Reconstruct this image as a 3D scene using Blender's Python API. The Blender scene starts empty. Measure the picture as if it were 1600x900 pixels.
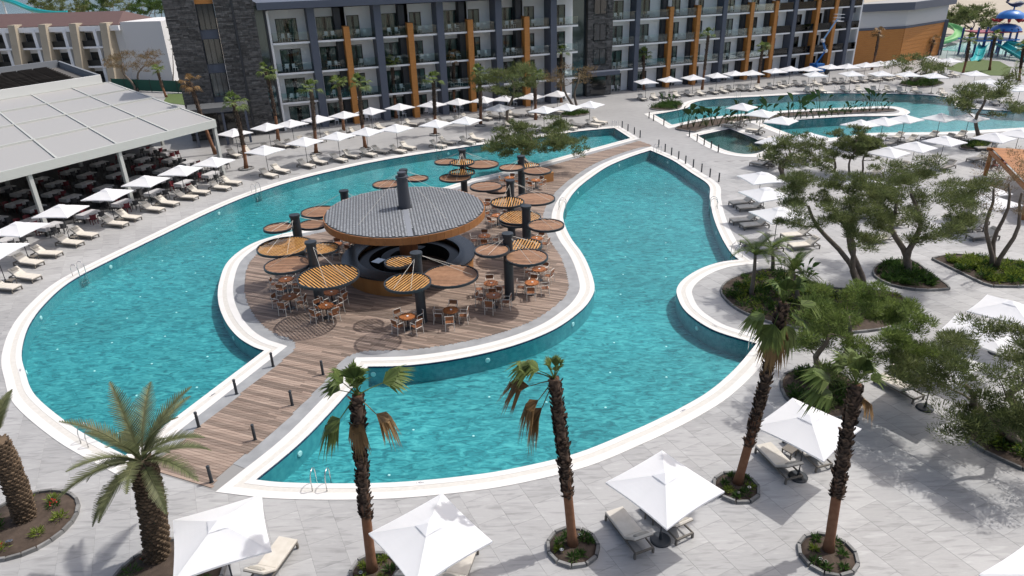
import bpy, math, random
import numpy as np
from mathutils import Vector, Matrix
from mathutils.geometry import delaunay_2d_cdt
R = math.radians
scene = bpy.context.scene
col = scene.collection
random.seed(7)

# ---------------------------------------------------------------- camera
CF, CVX, CVY, CH = 1080.0, 868.0, 2770.0, 17.2       # focal length (photo px), vertical vanishing point, height (m)
_dn = Vector((CVX-800, CVY-450, CF)).normalized()
_fw = (Vector((0, 0, 1)) - _dn*_dn.z).normalized()
_rt = _dn.cross(_fw)
if _rt.x < 0: _rt = -_rt
cam_d = bpy.data.cameras.new('camera'); cam = bpy.data.objects.new('camera', cam_d); col.objects.link(cam)
cam_d.sensor_width = 36.0; cam_d.lens = 36.0*CF/1600.0; cam_d.clip_start = 0.3; cam_d.clip_end = 6000
right = Vector((_rt.x, _fw.x, -_dn.x)); up = -Vector((_rt.y, _fw.y, -_dn.y)); back = -Vector((_rt.z, _fw.z, -_dn.z))
mw = Matrix.Identity(4)
for i in range(3): mw[i][0], mw[i][1], mw[i][2] = right[i], up[i], back[i]
mw[2][3] = CH
cam.matrix_world = mw
scene.camera = cam
scene.render.resolution_x, scene.render.resolution_y = 1024, 576

def px(x, y, z=0.0):
    c = Vector((x-800, y-450, CF))
    r = Vector((c.dot(_rt), c.dot(_fw), -c.dot(_dn)))
    t = (z-CH)/r.z
    return Vector((r.x*t, r.y*t, z))
def proj(p):
    q = Vector(p)-Vector((0, 0, CH))
    c = _rt*q.x+_fw*q.y-_dn*q.z
    return (800+CF*c.x/c.z, 450+CF*c.y/c.z, c.z)
def over(b, ty):
    "height above ground point b at which the picture row is ty"
    lo, hi = 0.0, 30.0
    for _ in range(40):
        m = (lo+hi)/2
        if proj((b.x, b.y, m))[1] > ty: lo = m
        else: hi = m
    return lo

# ---------------------------------------------------------------- world, sun, exposure
SUN = Vector((0.57, 0.24, 1.0)).normalized()
sun_el = math.asin(SUN.z); sun_az = math.atan2(SUN.x, SUN.y)
W = bpy.data.worlds.new('World'); scene.world = W; W.use_nodes = True
nt = W.node_tree; bg = nt.nodes['Background']
sky = nt.nodes.new('ShaderNodeTexSky'); sky.sky_type = 'NISHITA'; sky.sun_disc = False
sky.sun_elevation = sun_el; sky.sun_rotation = sun_az; sky.air_density = 1.0; sky.dust_density = 5.0; sky.ozone_density = .6
nt.links.new(sky.outputs[0], bg.inputs[0]); bg.inputs[1].default_value = 0.138
sl = bpy.data.lights.new('sun', 'SUN'); sl.energy = 3.0; sl.angle = R(0.9); sl.color = (1.0, 0.965, 0.92)
so = bpy.data.objects.new('sun', sl); col.objects.link(so); so.rotation_euler = SUN.to_track_quat('Z', 'Y').to_euler()
so.location = (30, 20, 60)
vs = scene.view_settings; vs.view_transform = 'Standard'; vs.look = 'None'; vs.exposure = 0.2; vs.gamma = 1.0
vs.use_curve_mapping = False

# ---------------------------------------------------------------- materials
MATS = {}
def mat(name, c=(.5, .5, .5), rough=.6, metal=0.0, spec=.4, var=None, scale=3.0, bump=0.0, bscale=20.0, isl=0.0, alpha=None, trans=0.0, sub=None, stretch=None, coord='Object'):
    if name in MATS: return MATS[name]
    m = bpy.data.materials.new(name); m.use_nodes = True; MATS[name] = m
    n = m.node_tree.nodes; l = m.node_tree.links; b = n['Principled BSDF']
    b.inputs['Base Color'].default_value = (*c, 1); b.inputs['Roughness'].default_value = rough
    b.inputs['Metallic'].default_value = metal; b.inputs['Specular IOR Level'].default_value = spec
    if trans: b.inputs['Transmission Weight'].default_value = trans
    m.diffuse_color = (*c, 1)
    tc = None
    def tex(sc, det=4):
        nonlocal tc
        if tc is None:
            tc = n.new('ShaderNodeTexCoord')
            if stretch:
                mp = n.new('ShaderNodeMapping'); mp.inputs['Scale'].default_value = stretch[:3]
                if len(stretch) > 3: mp.inputs['Rotation'].default_value = (0, 0, R(stretch[3]))
                l.new(tc.outputs[coord], mp.inputs[0]); tc = mp
        t = n.new('ShaderNodeTexNoise'); t.inputs['Scale'].default_value = sc; t.inputs['Detail'].default_value = det
        l.new(tc.outputs[0] if tc.bl_idname == 'ShaderNodeMapping' else tc.outputs[coord], t.inputs['Vector'])
        return t
    last = None
    if var:
        t = tex(scale); mx = n.new('ShaderNodeMix'); mx.data_type = 'RGBA'
        rp = n.new('ShaderNodeMapRange'); rp.inputs[1].default_value = .3; rp.inputs[2].default_value = .7
        l.new(t.outputs['Fac'], rp.inputs[0]); l.new(rp.outputs[0], mx.inputs[0])
        mx.inputs[6].default_value = (*c, 1); mx.inputs[7].default_value = (*var, 1)
        last = mx.outputs[2]
    if isl:
        g = n.new('ShaderNodeNewGeometry'); oi = n.new('ShaderNodeObjectInfo'); ad = n.new('ShaderNodeMath'); ad.operation = 'ADD'
        l.new(g.outputs['Random Per Island'], ad.inputs[0]); l.new(oi.outputs['Random'], ad.inputs[1])
        fr = n.new('ShaderNodeMath'); fr.operation = 'FRACT'; l.new(ad.outputs[0], fr.inputs[0])
        mr = n.new('ShaderNodeMapRange'); mr.inputs[3].default_value = 1-isl; mr.inputs[4].default_value = 1+isl
        l.new(fr.outputs[0], mr.inputs[0])
        mm = n.new('ShaderNodeMix'); mm.data_type = 'RGBA'; mm.blend_type = 'MULTIPLY'; mm.inputs[0].default_value = 1
        if last: l.new(last, mm.inputs[6])
        else: mm.inputs[6].default_value = (*c, 1)
        cb = n.new('ShaderNodeCombineColor')
        for k in range(3): l.new(mr.outputs[0], cb.inputs[k])
        l.new(cb.outputs[0], mm.inputs[7]); last = mm.outputs[2]
    if last: l.new(last, b.inputs['Base Color'])
    if bump:
        t = tex(bscale, 5); bp = n.new('ShaderNodeBump'); bp.inputs['Strength'].default_value = bump; bp.inputs['Distance'].default_value = .02
        l.new(t.outputs['Fac'], bp.inputs['Height']); l.new(bp.outputs[0], b.inputs['Normal'])
    return m

def leafmat(name, c, var, isl=.35):
    m = mat(name, c, rough=.55, spec=.3, var=var, scale=.9, isl=isl)
    b = m.node_tree.nodes['Principled BSDF']
    tr = m.node_tree.nodes.new('ShaderNodeBsdfTranslucent'); mx = m.node_tree.nodes.new('ShaderNodeMixShader'); mx.inputs[0].default_value = .42
    src = b.inputs['Base Color'].links[0].from_socket
    m.node_tree.links.new(src, tr.inputs[0]); out = m.node_tree.nodes['Material Output']
    m.node_tree.links.new(b.outputs[0], mx.inputs[1]); m.node_tree.links.new(tr.outputs[0], mx.inputs[2]); m.node_tree.links.new(mx.outputs[0], out.inputs[0])
    return m

def slab_material(name, tone=1.0):
    "pale grey porcelain slabs with diagonal pale and dark veins; every slab its own cut of the pattern"
    m = bpy.data.materials.new(name); m.use_nodes = True; MATS[name] = m
    n = m.node_tree.nodes; l = m.node_tree.links; b = n['Principled BSDF']
    b.inputs['Roughness'].default_value = .5; b.inputs['Specular IOR Level'].default_value = .35
    geo = n.new('ShaderNodeNewGeometry'); oi = n.new('ShaderNodeObjectInfo')
    ad = n.new('ShaderNodeMath'); ad.operation = 'ADD'; l.new(geo.outputs['Random Per Island'], ad.inputs[0]); l.new(oi.outputs['Random'], ad.inputs[1])
    fr = n.new('ShaderNodeMath'); fr.operation = 'FRACT'; l.new(ad.outputs[0], fr.inputs[0])
    off = n.new('ShaderNodeVectorMath'); off.operation = 'SCALE'; off.inputs[0].default_value = (37, 19, 5); l.new(fr.outputs[0], off.inputs['Scale'])
    av = n.new('ShaderNodeVectorMath'); av.operation = 'ADD'; l.new(geo.outputs['Position'], av.inputs[0]); l.new(off.outputs[0], av.inputs[1])
    mp = n.new('ShaderNodeMapping'); mp.inputs['Rotation'].default_value = (0, 0, R(-38)); mp.inputs['Scale'].default_value = (.8, 5.0, 1); l.new(av.outputs[0], mp.inputs[0])
    t = n.new('ShaderNodeTexNoise'); t.inputs['Scale'].default_value = 1.3; t.inputs['Detail'].default_value = 5; t.inputs['Distortion'].default_value = .6; l.new(mp.outputs[0], t.inputs['Vector'])
    cr = n.new('ShaderNodeValToRGB'); l.new(t.outputs['Fac'], cr.inputs[0])
    e = cr.color_ramp.elements; e[0].position = .30; e[1].position = .72
    g = lambda v: (v*tone, v*tone*1.0, v*tone*.995, 1)
    e[0].color = g(.33); e[1].color = g(.52)
    x = e.new(.47); x.color = g(.44); x = e.new(.52); x.color = g(.455); x = e.new(.56); x.color = g(.43)
    t2 = n.new('ShaderNodeTexNoise'); t2.inputs['Scale'].default_value = .12; t2.inputs['Detail'].default_value = 3; l.new(geo.outputs['Position'], t2.inputs['Vector'])
    mr = n.new('ShaderNodeMapRange'); mr.inputs[1].default_value = .3; mr.inputs[2].default_value = .7; mr.inputs[3].default_value = .9; mr.inputs[4].default_value = 1.08; l.new(t2.outputs['Fac'], mr.inputs[0])
    mr2 = n.new('ShaderNodeMapRange'); mr2.inputs[3].default_value = .92; mr2.inputs[4].default_value = 1.08; l.new(fr.outputs[0], mr2.inputs[0])
    mu = n.new('ShaderNodeMath'); mu.operation = 'MULTIPLY'; l.new(mr.outputs[0], mu.inputs[0]); l.new(mr2.outputs[0], mu.inputs[1])
    vm = n.new('ShaderNodeVectorMath'); vm.operation = 'SCALE'; l.new(cr.outputs[0], vm.inputs[0]); l.new(mu.outputs[0], vm.inputs['Scale'])
    l.new(vm.outputs[0], b.inputs['Base Color'])
    return m

def water_material(name, tint, rip=.35, scale=2.2):
    m = bpy.data.materials.new(name); m.use_nodes = True; MATS[name] = m
    n = m.node_tree.nodes; l = m.node_tree.links; n.remove(n['Principled BSDF'])
    tr = n.new('ShaderNodeBsdfTransparent'); tr.inputs[0].default_value = (*tint, 1)
    gl = n.new('ShaderNodeBsdfGlossy'); gl.inputs['Roughness'].default_value = .04
    tc = n.new('ShaderNodeNewGeometry'); mp = n.new('ShaderNodeMapping'); mp.inputs['Rotation'].default_value = (0, 0, R(30)); mp.inputs['Scale'].default_value = (1, 2.4, 1)
    l.new(tc.outputs['Position'], mp.inputs[0])
    t = n.new('ShaderNodeTexNoise'); t.inputs['Scale'].default_value = scale; t.inputs['Detail'].default_value = 3; t.inputs['Distortion'].default_value = .5; l.new(mp.outputs[0], t.inputs['Vector'])
    bp = n.new('ShaderNodeBump'); bp.inputs['Strength'].default_value = rip; bp.inputs['Distance'].default_value = .06; l.new(t.outputs['Fac'], bp.inputs['Height'])
    fr = n.new('ShaderNodeFresnel'); fr.inputs['IOR'].default_value = 1.33
    l.new(bp.outputs[0], gl.inputs['Normal']); l.new(bp.outputs[0], fr.inputs['Normal'])
    mx = n.new('ShaderNodeMixShader'); l.new(fr.outputs[0], mx.inputs[0]); l.new(tr.outputs[0], mx.inputs[1]); l.new(gl.outputs[0], mx.inputs[2])
    l.new(mx.outputs[0], n['Material Output'].inputs[0])
    return m

def ripple_mosaic_material(name, a, b_, c_):
    "pool mosaic: rippling water light painted as light and dark streaks in the tile colour"
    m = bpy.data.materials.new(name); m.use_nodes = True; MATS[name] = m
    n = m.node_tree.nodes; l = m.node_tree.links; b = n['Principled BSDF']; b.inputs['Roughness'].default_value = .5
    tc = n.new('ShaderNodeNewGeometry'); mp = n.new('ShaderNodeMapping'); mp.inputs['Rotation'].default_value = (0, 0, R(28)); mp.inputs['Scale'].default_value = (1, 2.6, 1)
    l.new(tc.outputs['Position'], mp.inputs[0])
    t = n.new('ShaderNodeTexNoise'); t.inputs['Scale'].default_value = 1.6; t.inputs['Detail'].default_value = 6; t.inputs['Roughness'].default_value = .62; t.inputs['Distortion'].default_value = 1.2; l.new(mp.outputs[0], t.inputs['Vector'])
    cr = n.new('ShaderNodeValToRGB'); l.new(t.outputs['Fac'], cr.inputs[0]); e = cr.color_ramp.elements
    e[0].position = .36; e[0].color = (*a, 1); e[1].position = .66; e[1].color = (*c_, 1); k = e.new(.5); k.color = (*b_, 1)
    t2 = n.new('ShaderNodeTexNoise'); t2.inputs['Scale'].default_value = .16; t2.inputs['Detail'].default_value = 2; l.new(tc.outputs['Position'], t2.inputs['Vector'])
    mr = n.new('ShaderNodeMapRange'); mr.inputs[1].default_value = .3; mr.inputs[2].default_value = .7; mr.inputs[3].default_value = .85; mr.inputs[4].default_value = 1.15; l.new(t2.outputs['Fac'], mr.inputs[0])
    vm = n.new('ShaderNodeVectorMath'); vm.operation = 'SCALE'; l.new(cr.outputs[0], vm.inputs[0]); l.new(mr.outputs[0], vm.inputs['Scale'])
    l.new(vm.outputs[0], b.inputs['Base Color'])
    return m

def glass_material(name, tint=(.8, .9, .9), ior=1.45, rough=.0):
    m = bpy.data.materials.new(name); m.use_nodes = True; MATS[name] = m
    n = m.node_tree.nodes; l = m.node_tree.links; n.remove(n['Principled BSDF'])
    tr = n.new('ShaderNodeBsdfTransparent'); tr.inputs[0].default_value = (*tint, 1)
    gl = n.new('ShaderNodeBsdfGlossy'); gl.inputs['Roughness'].default_value = rough + .01
    fr = n.new('ShaderNodeFresnel'); fr.inputs['IOR'].default_value = ior
    mx = n.new('ShaderNodeMixShader'); l.new(fr.outputs[0], mx.inputs[0]); l.new(tr.outputs[0], mx.inputs[1]); l.new(gl.outputs[0], mx.inputs[2])
    l.new(mx.outputs[0], n['Material Output'].inputs[0])
    return m

SLAB = slab_material('grey_porcelain_slab', .75); SLABFAR = slab_material('grey_porcelain_paving', .735)
BED = mat('slab_joint', (.23, .23, .227), .9)
COPING = mat('white_coping_stone', (.60, .59, .57), .5, var=(.65, .645, .63), scale=1.2)
GRATE = mat('cream_overflow_grating', (.50, .485, .45), .6, var=(.56, .545, .51), scale=6)
BORDER = mat('grey_slate_border', (.22, .228, .235), .5, var=(.30, .31, .318), scale=1.4)
DECK = mat('weathered_hardwood_deck', (.165, .118, .092), .65, var=(.275, .215, .175), scale=2.2, isl=.42, stretch=(.35, 6, 6, 0))
WATER = water_material('pool_water', (.70, .94, .95)); WATERD = water_material('dark_pool_water', (.50, .68, .68), .25)
MOSAIC_RIPPLE = ripple_mosaic_material('teal_mosaic_painted_ripples', (.022, .14, .168), (.05, .265, .298), (.13, .41, .43))  # mottling paints the light refracted by ripples into the tile colour
WALLTILE = mat('teal_wall_mosaic', (.05, .27, .32), .4, var=(.11, .38, .42), scale=4)
NAVY = mat('navy_waterline_tile', (.012, .025, .09), .3)
DARKTILE = ripple_mosaic_material('grey_green_mosaic', (.10, .17, .17), (.14, .22, .22), (.19, .28, .27))
STEEL = mat('brushed_steel', (.62, .62, .62), .25, metal=1.0)
BLACKM = mat('dark_grey_metal', (.022, .028, .034), .45, var=(.03, .036, .044), scale=5)
CANVAS = leafmat('white_canvas', (.88, .89, .91), (.86, .87, .89), 0.02); MATS['white_canvas'].node_tree.nodes['Principled BSDF'].inputs['Roughness'].default_value = .8
TAUPE = mat('taupe_lounger_frame', (.135, .122, .105), .6)
CUSH = mat('beige_lounger_fabric', (.46, .43, .375), .85, var=(.53, .50, .45), scale=4)
CUSH2 = mat('taupe_pillow_fabric', (.34, .32, .28), .85)
ALU = mat('pale_aluminium', (.62, .60, .55), .45, spec=.5)
TEAK = mat('brown_teak_slat', (.17, .068, .03), .5, var=(.24, .10, .045), scale=6, isl=.2)
OAK = mat('orange_cedar', (.42, .20, .065), .5, var=(.34, .15, .045), scale=2, isl=.18, stretch=(1, 1, .3))
WOODDISC = mat('brown_planks', (.20, .105, .058), .55, var=(.27, .155, .09), scale=3, isl=.28)
SLATC = mat('golden_cedar_slat', (.50, .27, .085), .5, var=(.40, .20, .06), scale=4, isl=.2)
SHINGLE = mat('grey_shingle', (.30, .32, .345), .55, isl=.12)
SHINGLEB = mat('dark_roof_felt', (.035, .04, .045), .8)
CABLE = mat('steel_cable', (.55, .53, .48), .4)
SOIL = mat('dark_soil', (.045, .032, .024), .95, var=(.075, .055, .042), scale=5, bump=.6, bscale=14)
KERB = mat('dark_kerb_stone', (.13, .13, .128), .8, var=(.2, .2, .195), scale=5, isl=.3)
GREEN = leafmat('shrub_leaf', (.035, .085, .018), (.07, .12, .025)); LIME = leafmat('lime_leaf', (.14, .20, .03), (.2, .24, .04))
PINE = leafmat('pine_needles', (.095, .125, .045), (.15, .175, .065), .4); PINEG = leafmat('fresh_pine_needles', (.105, .16, .04), (.17, .22, .06), .4); PINEB = leafmat('browning_needles', (.20, .13, .07), (.15, .125, .06))
PALML = leafmat('palm_leaf', (.085, .14, .035), (.16, .20, .055)); PALMD = leafmat('dry_palm_leaf', (.26, .16, .07), (.20, .13, .06)); DATE = leafmat('date_palm_leaf', (.10, .12, .055), (.15, .155, .075))
BARK = mat('grey_bark', (.12, .095, .075), .9, var=(.18, .15, .125), scale=6, bump=.5, bscale=12)
PTRUNK = mat('red_brown_palm_trunk', (.16, .07, .035), .85, var=(.22, .11, .06), scale=5, bump=.5, bscale=10)
BOOT = mat('dark_palm_boots', (.085, .058, .042), .9, isl=.6); BOOTD = mat('date_palm_bark', (.10, .07, .045), .9, isl=.45)
RED = mat('red_flowers', (.5, .03, .025), .6, isl=.3)
WHITEW = mat('white_render', (.76, .77, .78), .8, var=(.79, .80, .81), scale=.5); BLUEG = mat('blue_grey_cladding', (.085, .10, .135), .6)
ORANGE = mat('orange_wood_cladding', (.46, .20, .05), .55, var=(.40, .165, .04), scale=1.5, stretch=(.6, .6, 6)); SLABE = mat('white_balcony_slab', (.78, .79, .80), .7)
DARKP = mat('charcoal_panel', (.035, .038, .044), .6); FRAME = mat('black_window_frame', (.012, .014, .015), .4); CURT = mat('grey_green_curtain', (.42, .47, .45), .9)
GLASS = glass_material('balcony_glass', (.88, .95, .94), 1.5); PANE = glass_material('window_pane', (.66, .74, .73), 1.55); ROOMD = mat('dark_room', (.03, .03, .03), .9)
WCHAIR = mat('white_plastic_chair', (.7, .71, .72), .5)
STONE = mat('dark_ledge_stone', (.06, .06, .062), .85, var=(.115, .113, .11), scale=3, isl=.45, bump=.5, bscale=9)
TANFIN = mat('tan_render', (.36, .31, .235), .85, var=(.40, .35, .27), scale=.8); REDROOF = mat('red_roof_tiles', (.085, .05, .047), .8, var=(.105, .062, .058), scale=2, stretch=(1, 1, 9))
LOUV = mat('grey_louvre', (.36, .355, .345), .5); PAVF = mat('pale_pavilion_frame', (.42, .435, .415), .5); ROOFW = mat('white_parapet', (.54, .555, .545), .7)
GRASS = mat('lawn', (.06, .095, .026), .9, var=(.085, .12, .036), scale=2.5, bump=.4, bscale=30); SAND = mat('sandy_ground', (.33, .29, .23), .95, var=(.40, .36, .29), scale=.05)
SEA = mat('sea', (.12, .21, .29), .15, var=(.15, .25, .33), scale=.02)
LIGHTP = mat('white_pool_fitting', (.85, .86, .86), .4)

# ---------------------------------------------------------------- mesh helpers
class MB:
    def __init__(s): s.v = []; s.f = []
    def add(s, vs, fs, M=None):
        o = len(s.v)
        s.v += [tuple(M @ Vector(p)) for p in vs] if M is not None else [tuple(p) for p in vs]
        s.f += [tuple(i+o for i in f) for f in fs]; return s
    def box(s, x0, x1, y0, y1, z0, z1, M=None):
        return s.add([(x0, y0, z0), (x1, y0, z0), (x1, y1, z0), (x0, y1, z0), (x0, y0, z1), (x1, y0, z1), (x1, y1, z1), (x0, y1, z1)],
                     [(0, 3, 2, 1), (4, 5, 6, 7), (0, 1, 5, 4), (1, 2, 6, 5), (2, 3, 7, 6), (3, 0, 4, 7)], M)
    def lathe(s, prof, n=16, M=None, cap0=True, cap1=True, a0=0.0, a1=None):
        full = a1 is None; a1 = a0+2*math.pi if full else a1; m = n if full else n+1
        vs = [(r*math.cos(a0+(a1-a0)*k/n), r*math.sin(a0+(a1-a0)*k/n), z) for r, z in prof for k in range(m)]
        fs = []
        for i in range(len(prof)-1):
            for k in range(n):
                k2 = (k+1) % m
                fs.append((i*m+k, i*m+k2, (i+1)*m+k2, (i+1)*m+k))
        if full and cap0: fs.append(tuple(range(m))[::-1])
        if full and cap1: fs.append(tuple((len(prof)-1)*m+k for k in range(m)))
        return s.add(vs, fs, M)
    def tube(s, pts, rad, n=6, cap=True):
        pts = [Vector(p) for p in pts]; vs = []; fs = []
        if not isinstance(rad, (list, tuple)): rad = [rad]*len(pts)
        for i, p in enumerate(pts):
            t = (pts[min(i+1, len(pts)-1)]-pts[max(i-1, 0)])
            if t.length < 1e-9: t = Vector((0, 0, 1))
            t.normalize(); a = Vector((1, 0, 0)) if abs(t.x) < .8 else Vector((0, 1, 0))
            u = t.cross(a).normalized(); w = t.cross(u)
            for k in range(n):
                an = 2*math.pi*k/n; vs.append(p+(u*math.cos(an)+w*math.sin(an))*rad[i])
        for i in range(len(pts)-1):
            for k in range(n): fs.append((i*n+k, i*n+(k+1) % n, (i+1)*n+(k+1) % n, (i+1)*n+k))
        if cap: fs += [tuple(range(n))[::-1], tuple((len(pts)-1)*n+k for k in range(n))]
        return s.add(vs, fs)
    def prism(s, poly, z0, z1, M=None):
        n = len(poly)
        return s.add([(x, y, z0) for x, y in poly]+[(x, y, z1) for x, y in poly],
                     [tuple(range(n))[::-1], tuple(range(n, 2*n))]+[(i, (i+1) % n, n+(i+1) % n, n+i) for i in range(n)], M)
    def mesh(s, name, m, smooth=False):
        me = bpy.data.meshes.new(name); me.from_pydata(s.v, [], s.f); me.materials.append(m)
        if smooth: me.polygons.foreach_set('use_smooth', [True]*len(me.polygons))
        me.update(); return me
    def build(s, name, m, parent=None, loc=None, smooth=False):
        return ob(name, s.mesh(name, m, smooth), parent, loc)
def ob(name, data, parent=None, loc=None, rz=0.0):
    o = bpy.data.objects.new(name, data); col.objects.link(o)
    if loc is not None: o.location = loc
    if rz: o.rotation_euler = (0, 0, rz)
    if parent is not None: o.parent = parent
    return o
def tag(o, label=None, cat=None, group=None, kind=None):
    if label: o['label'] = label
    if cat: o['category'] = cat
    if group: o['group'] = group
    if kind: o['kind'] = kind
    return o
def thing(name, label, cat, loc=(0, 0, 0), rz=0.0, group=None):
    return tag(ob(name, None, None, loc, rz), label, cat, group)
def copy_tree(o, parent=None):
    c = o.copy(); col.objects.link(c); c.parent = parent
    for ch in o.children: copy_tree(ch, c)
    return c
def Mz(x, y, z=0.0, a=0.0): return Matrix.Translation((x, y, z)) @ Matrix.Rotation(a, 4, 'Z')
def spline(P, n=6, closed=True):
    "smooth curve on the ground through photo points; a third value marks a corner"
    G = [px(p[0], p[1]).xy for p in P]; C = [len(p) > 2 for p in P]; out = []; N = len(G)
    for i in range(N if closed else N-1):
        p1, p2 = G[i], G[(i+1) % N]
        p0 = p1 if C[i] or (not closed and i == 0) else G[i-1]
        p3 = p2 if C[(i+1) % N] or (not closed and i == N-2) else G[(i+2) % N]
        for k in range(n):
            t = k/n
            out.append(.5*((2*p1)+(p2-p0)*t+(2*p0-5*p1+4*p2-p3)*t*t+(3*p1-p0-3*p2+p3)*t**3))
    if not closed: out.append(G[-1])
    return out
def ccw(P):
    a = sum(P[i-1].x*P[i].y-P[i].x*P[i-1].y for i in range(len(P)))
    return P if a > 0 else P[::-1]
def offset(P, d):
    "P counter-clockwise; outward by d"
    N = len(P); out = []
    for i in range(N):
        a = (P[i]-P[i-1]); b = (P[(i+1) % N]-P[i])
        if a.length < 1e-6: a = b
        if b.length < 1e-6: b = a
        na = Vector((a.y, -a.x)).normalized(); nb = Vector((b.y, -b.x)).normalized()
        m = na+nb
        if m.length < 1e-3: m = na.copy()
        m.normalize(); out.append(P[i]+m*(d/max(.5, m.dot(na))))
    return out
def _seg(poly):
    P = np.array([(p[0], p[1]) for p in poly], float); return np.roll(P, 1, 0), P
def inside(poly, X, Y):
    "numpy point-in-polygon"
    X = np.atleast_1d(np.asarray(X, float)); Y = np.atleast_1d(np.asarray(Y, float)); A, B = _seg(poly); out = np.zeros(X.shape, bool)
    dy = np.where(B[:, 1] == A[:, 1], 1e-12, B[:, 1]-A[:, 1])
    for s in range(0, len(X), 4000):
        x, y = X[s:s+4000, None], Y[s:s+4000, None]
        c = ((A[:, 1] > y) != (B[:, 1] > y)) & (x < (B[:, 0]-A[:, 0])*(y-A[:, 1])/dy+A[:, 0]); out[s:s+4000] = c.sum(1) % 2 == 1
    return out
def polydist(poly, X, Y):
    X = np.atleast_1d(np.asarray(X, float)); Y = np.atleast_1d(np.asarray(Y, float)); A, B = _seg(poly); D = B-A; L = (D**2).sum(1)+1e-12; out = np.zeros(X.shape)
    for s in range(0, len(X), 4000):
        x, y = X[s:s+4000, None], Y[s:s+4000, None]
        t = np.clip(((x-A[:, 0])*D[:, 0]+(y-A[:, 1])*D[:, 1])/L, 0, 1); out[s:s+4000] = np.hypot(x-A[:, 0]-t*D[:, 0], y-A[:, 1]-t*D[:, 1]).min(1)
    return out
def sheet(name, outer, holes, z, m, parent=None):
    "flat face with holes"
    V = [Vector(p) for p in outer]; E = [(i, (i+1) % len(outer)) for i in range(len(outer))]
    for h in holes:
        o = len(V); V += [Vector(p) for p in h]; E += [(o+i, o+(i+1) % len(h)) for i in range(len(h))]
    rv, re, rf, *_ = delaunay_2d_cdt(V, E, [], 0, 1e-5)
    F = [f for f in rf if len(f) == 3]
    cx = [sum(rv[i].x for i in f)/3 for f in F]; cy = [sum(rv[i].y for i in f)/3 for f in F]
    keep = inside([tuple(p) for p in outer], cx, cy)
    for h in holes: keep &= ~inside([tuple(p) for p in h], cx, cy)
    b = MB(); b.add([(p.x, p.y, z) for p in rv], [f if (rv[f[1]]-rv[f[0]]).cross(rv[f[2]]-rv[f[0]]) > 0 else f[::-1] for f, k in zip(F, keep) if k])
    return b.build(name, m, parent)
def strip(A, B, zA, zB, closed=True):
    b = MB(); n = len(A); m = n if closed else n-1
    b.add([(p.x, p.y, zA) for p in A]+[(p.x, p.y, zB) for p in B], [(i, n+i, n+(i+1) % n, (i+1) % n)[::-1] for i in range(m)]); return b
def ring(A, B, z0, z1, closed=True):
    "raised kerb-like band between polylines A (inner) and B (outer)"
    b = MB(); n = len(A); m = n if closed else n-1
    b.v = [(p.x, p.y, z) for P, z in ((A, z0), (A, z1), (B, z1), (B, z0)) for p in P]
    for k in range(3):
        b.f += [(k*n+i, (k+1)*n+i, (k+1)*n+(i+1) % n, k*n+(i+1) % n)[::-1] for i in range(m)]
    return b

# ================================================================ SETTING
C = 1
LEFT = ccw(spline([(413,548,C),(394,541),(370,525),(351,500),(341,470),(343,440),(357,408),(392,382),(440,366),(517,348),(600,318),(690,294),(735,280),(780,270),(830,258),(900,239),(985,216,C),(960,200,C),(905,205),(860,212),(760,225),(700,234),(600,250),(520,267),(450,285),(380,309),(320,335),(250,369),(170,408),(110,440),(70,475),(45,510),(34,550),(40,582),(57,620),(122,672),(196,712,C)]))
RIGHT = ccw(spline([(400,750,C),(480,682),(563,592,C),(575,573,C),(640,571),(720,560),(800,541),(862,517),(900,492),(920,472),(929,450),(922,422),(910,397),(892,372),(882,350),(880,335),(886,317),(900,297),(920,280),(950,260),(985,245),(1016,235,C),(1050,250),(1080,270),(1107,289),(1109,310),(1115,340),(1127,370),(1142,395),(1155,406,C),(1125,410),(1095,420),(1070,435),(1058,450),(1059,465),(1070,485),(1095,505),(1125,520),(1182,537,C),(1150,575),(1110,610),(1065,637),(1025,657),(985,675),(900,709),(800,733),(720,745),(620,754),(520,756),(440,754)]))
BACK = ccw(spline([(1022,179,C),(1050,195,C),(1100,185),(1160,178),(1240,172),(1330,168),(1390,166),(1415,171),(1421,177),(1400,181),(1330,182),(1250,187),(1189,192,C),(1236,210),(1264,219),(1294,216),(1332,212),(1360,208),(1435,207),(1487,206),(1540,203),(1660,196,C),(1660,178,C),(1567,173),(1492,168,C),(1489,153,C),(1440,148),(1360,146),(1280,146),(1200,150),(1112,155),(1082,161),(1075,168),(1050,174)]))
DARKP_ = ccw(spline([(1090,212,C),(1140,201,C),(1191,222),(1197,232),(1185,239),(1165,241),(1140,237),(1118,228)]))
POOLS = [('left', LEFT, 1.05), ('right', RIGHT, 1.05), ('back', BACK, 1.0), ('dark', DARKP_, .8)]
tup = lambda P: [tuple(p) for p in P]

# far terrain, beach and sea
X0, X1, Y0, Y1 = -150.0, 190.0, 3.0, 165.0
tb = MB()
for a, b, c, d in ((-1500, X0, -200, 330), (X1, 1500, -200, 330), (X0, X1, -200, Y0), (X0, X1, Y1, 330)):
    tb.add([(a, c, -.01), (b, c, -.01), (b, d, -.01), (a, d, -.01)], [(0, 1, 2, 3)])
tag(tb.build('terrain', SAND), 'pale sandy ground and beach beyond the resort', kind='structure')
tag(MB().add([(-4000, 325, -.6), (4000, 325, -.6), (4000, 5000, -.6), (-4000, 5000, -.6)], [(0, 1, 2, 3)]).build('sea', SEA), 'blue grey sea beyond the beach', kind='structure')

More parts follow.
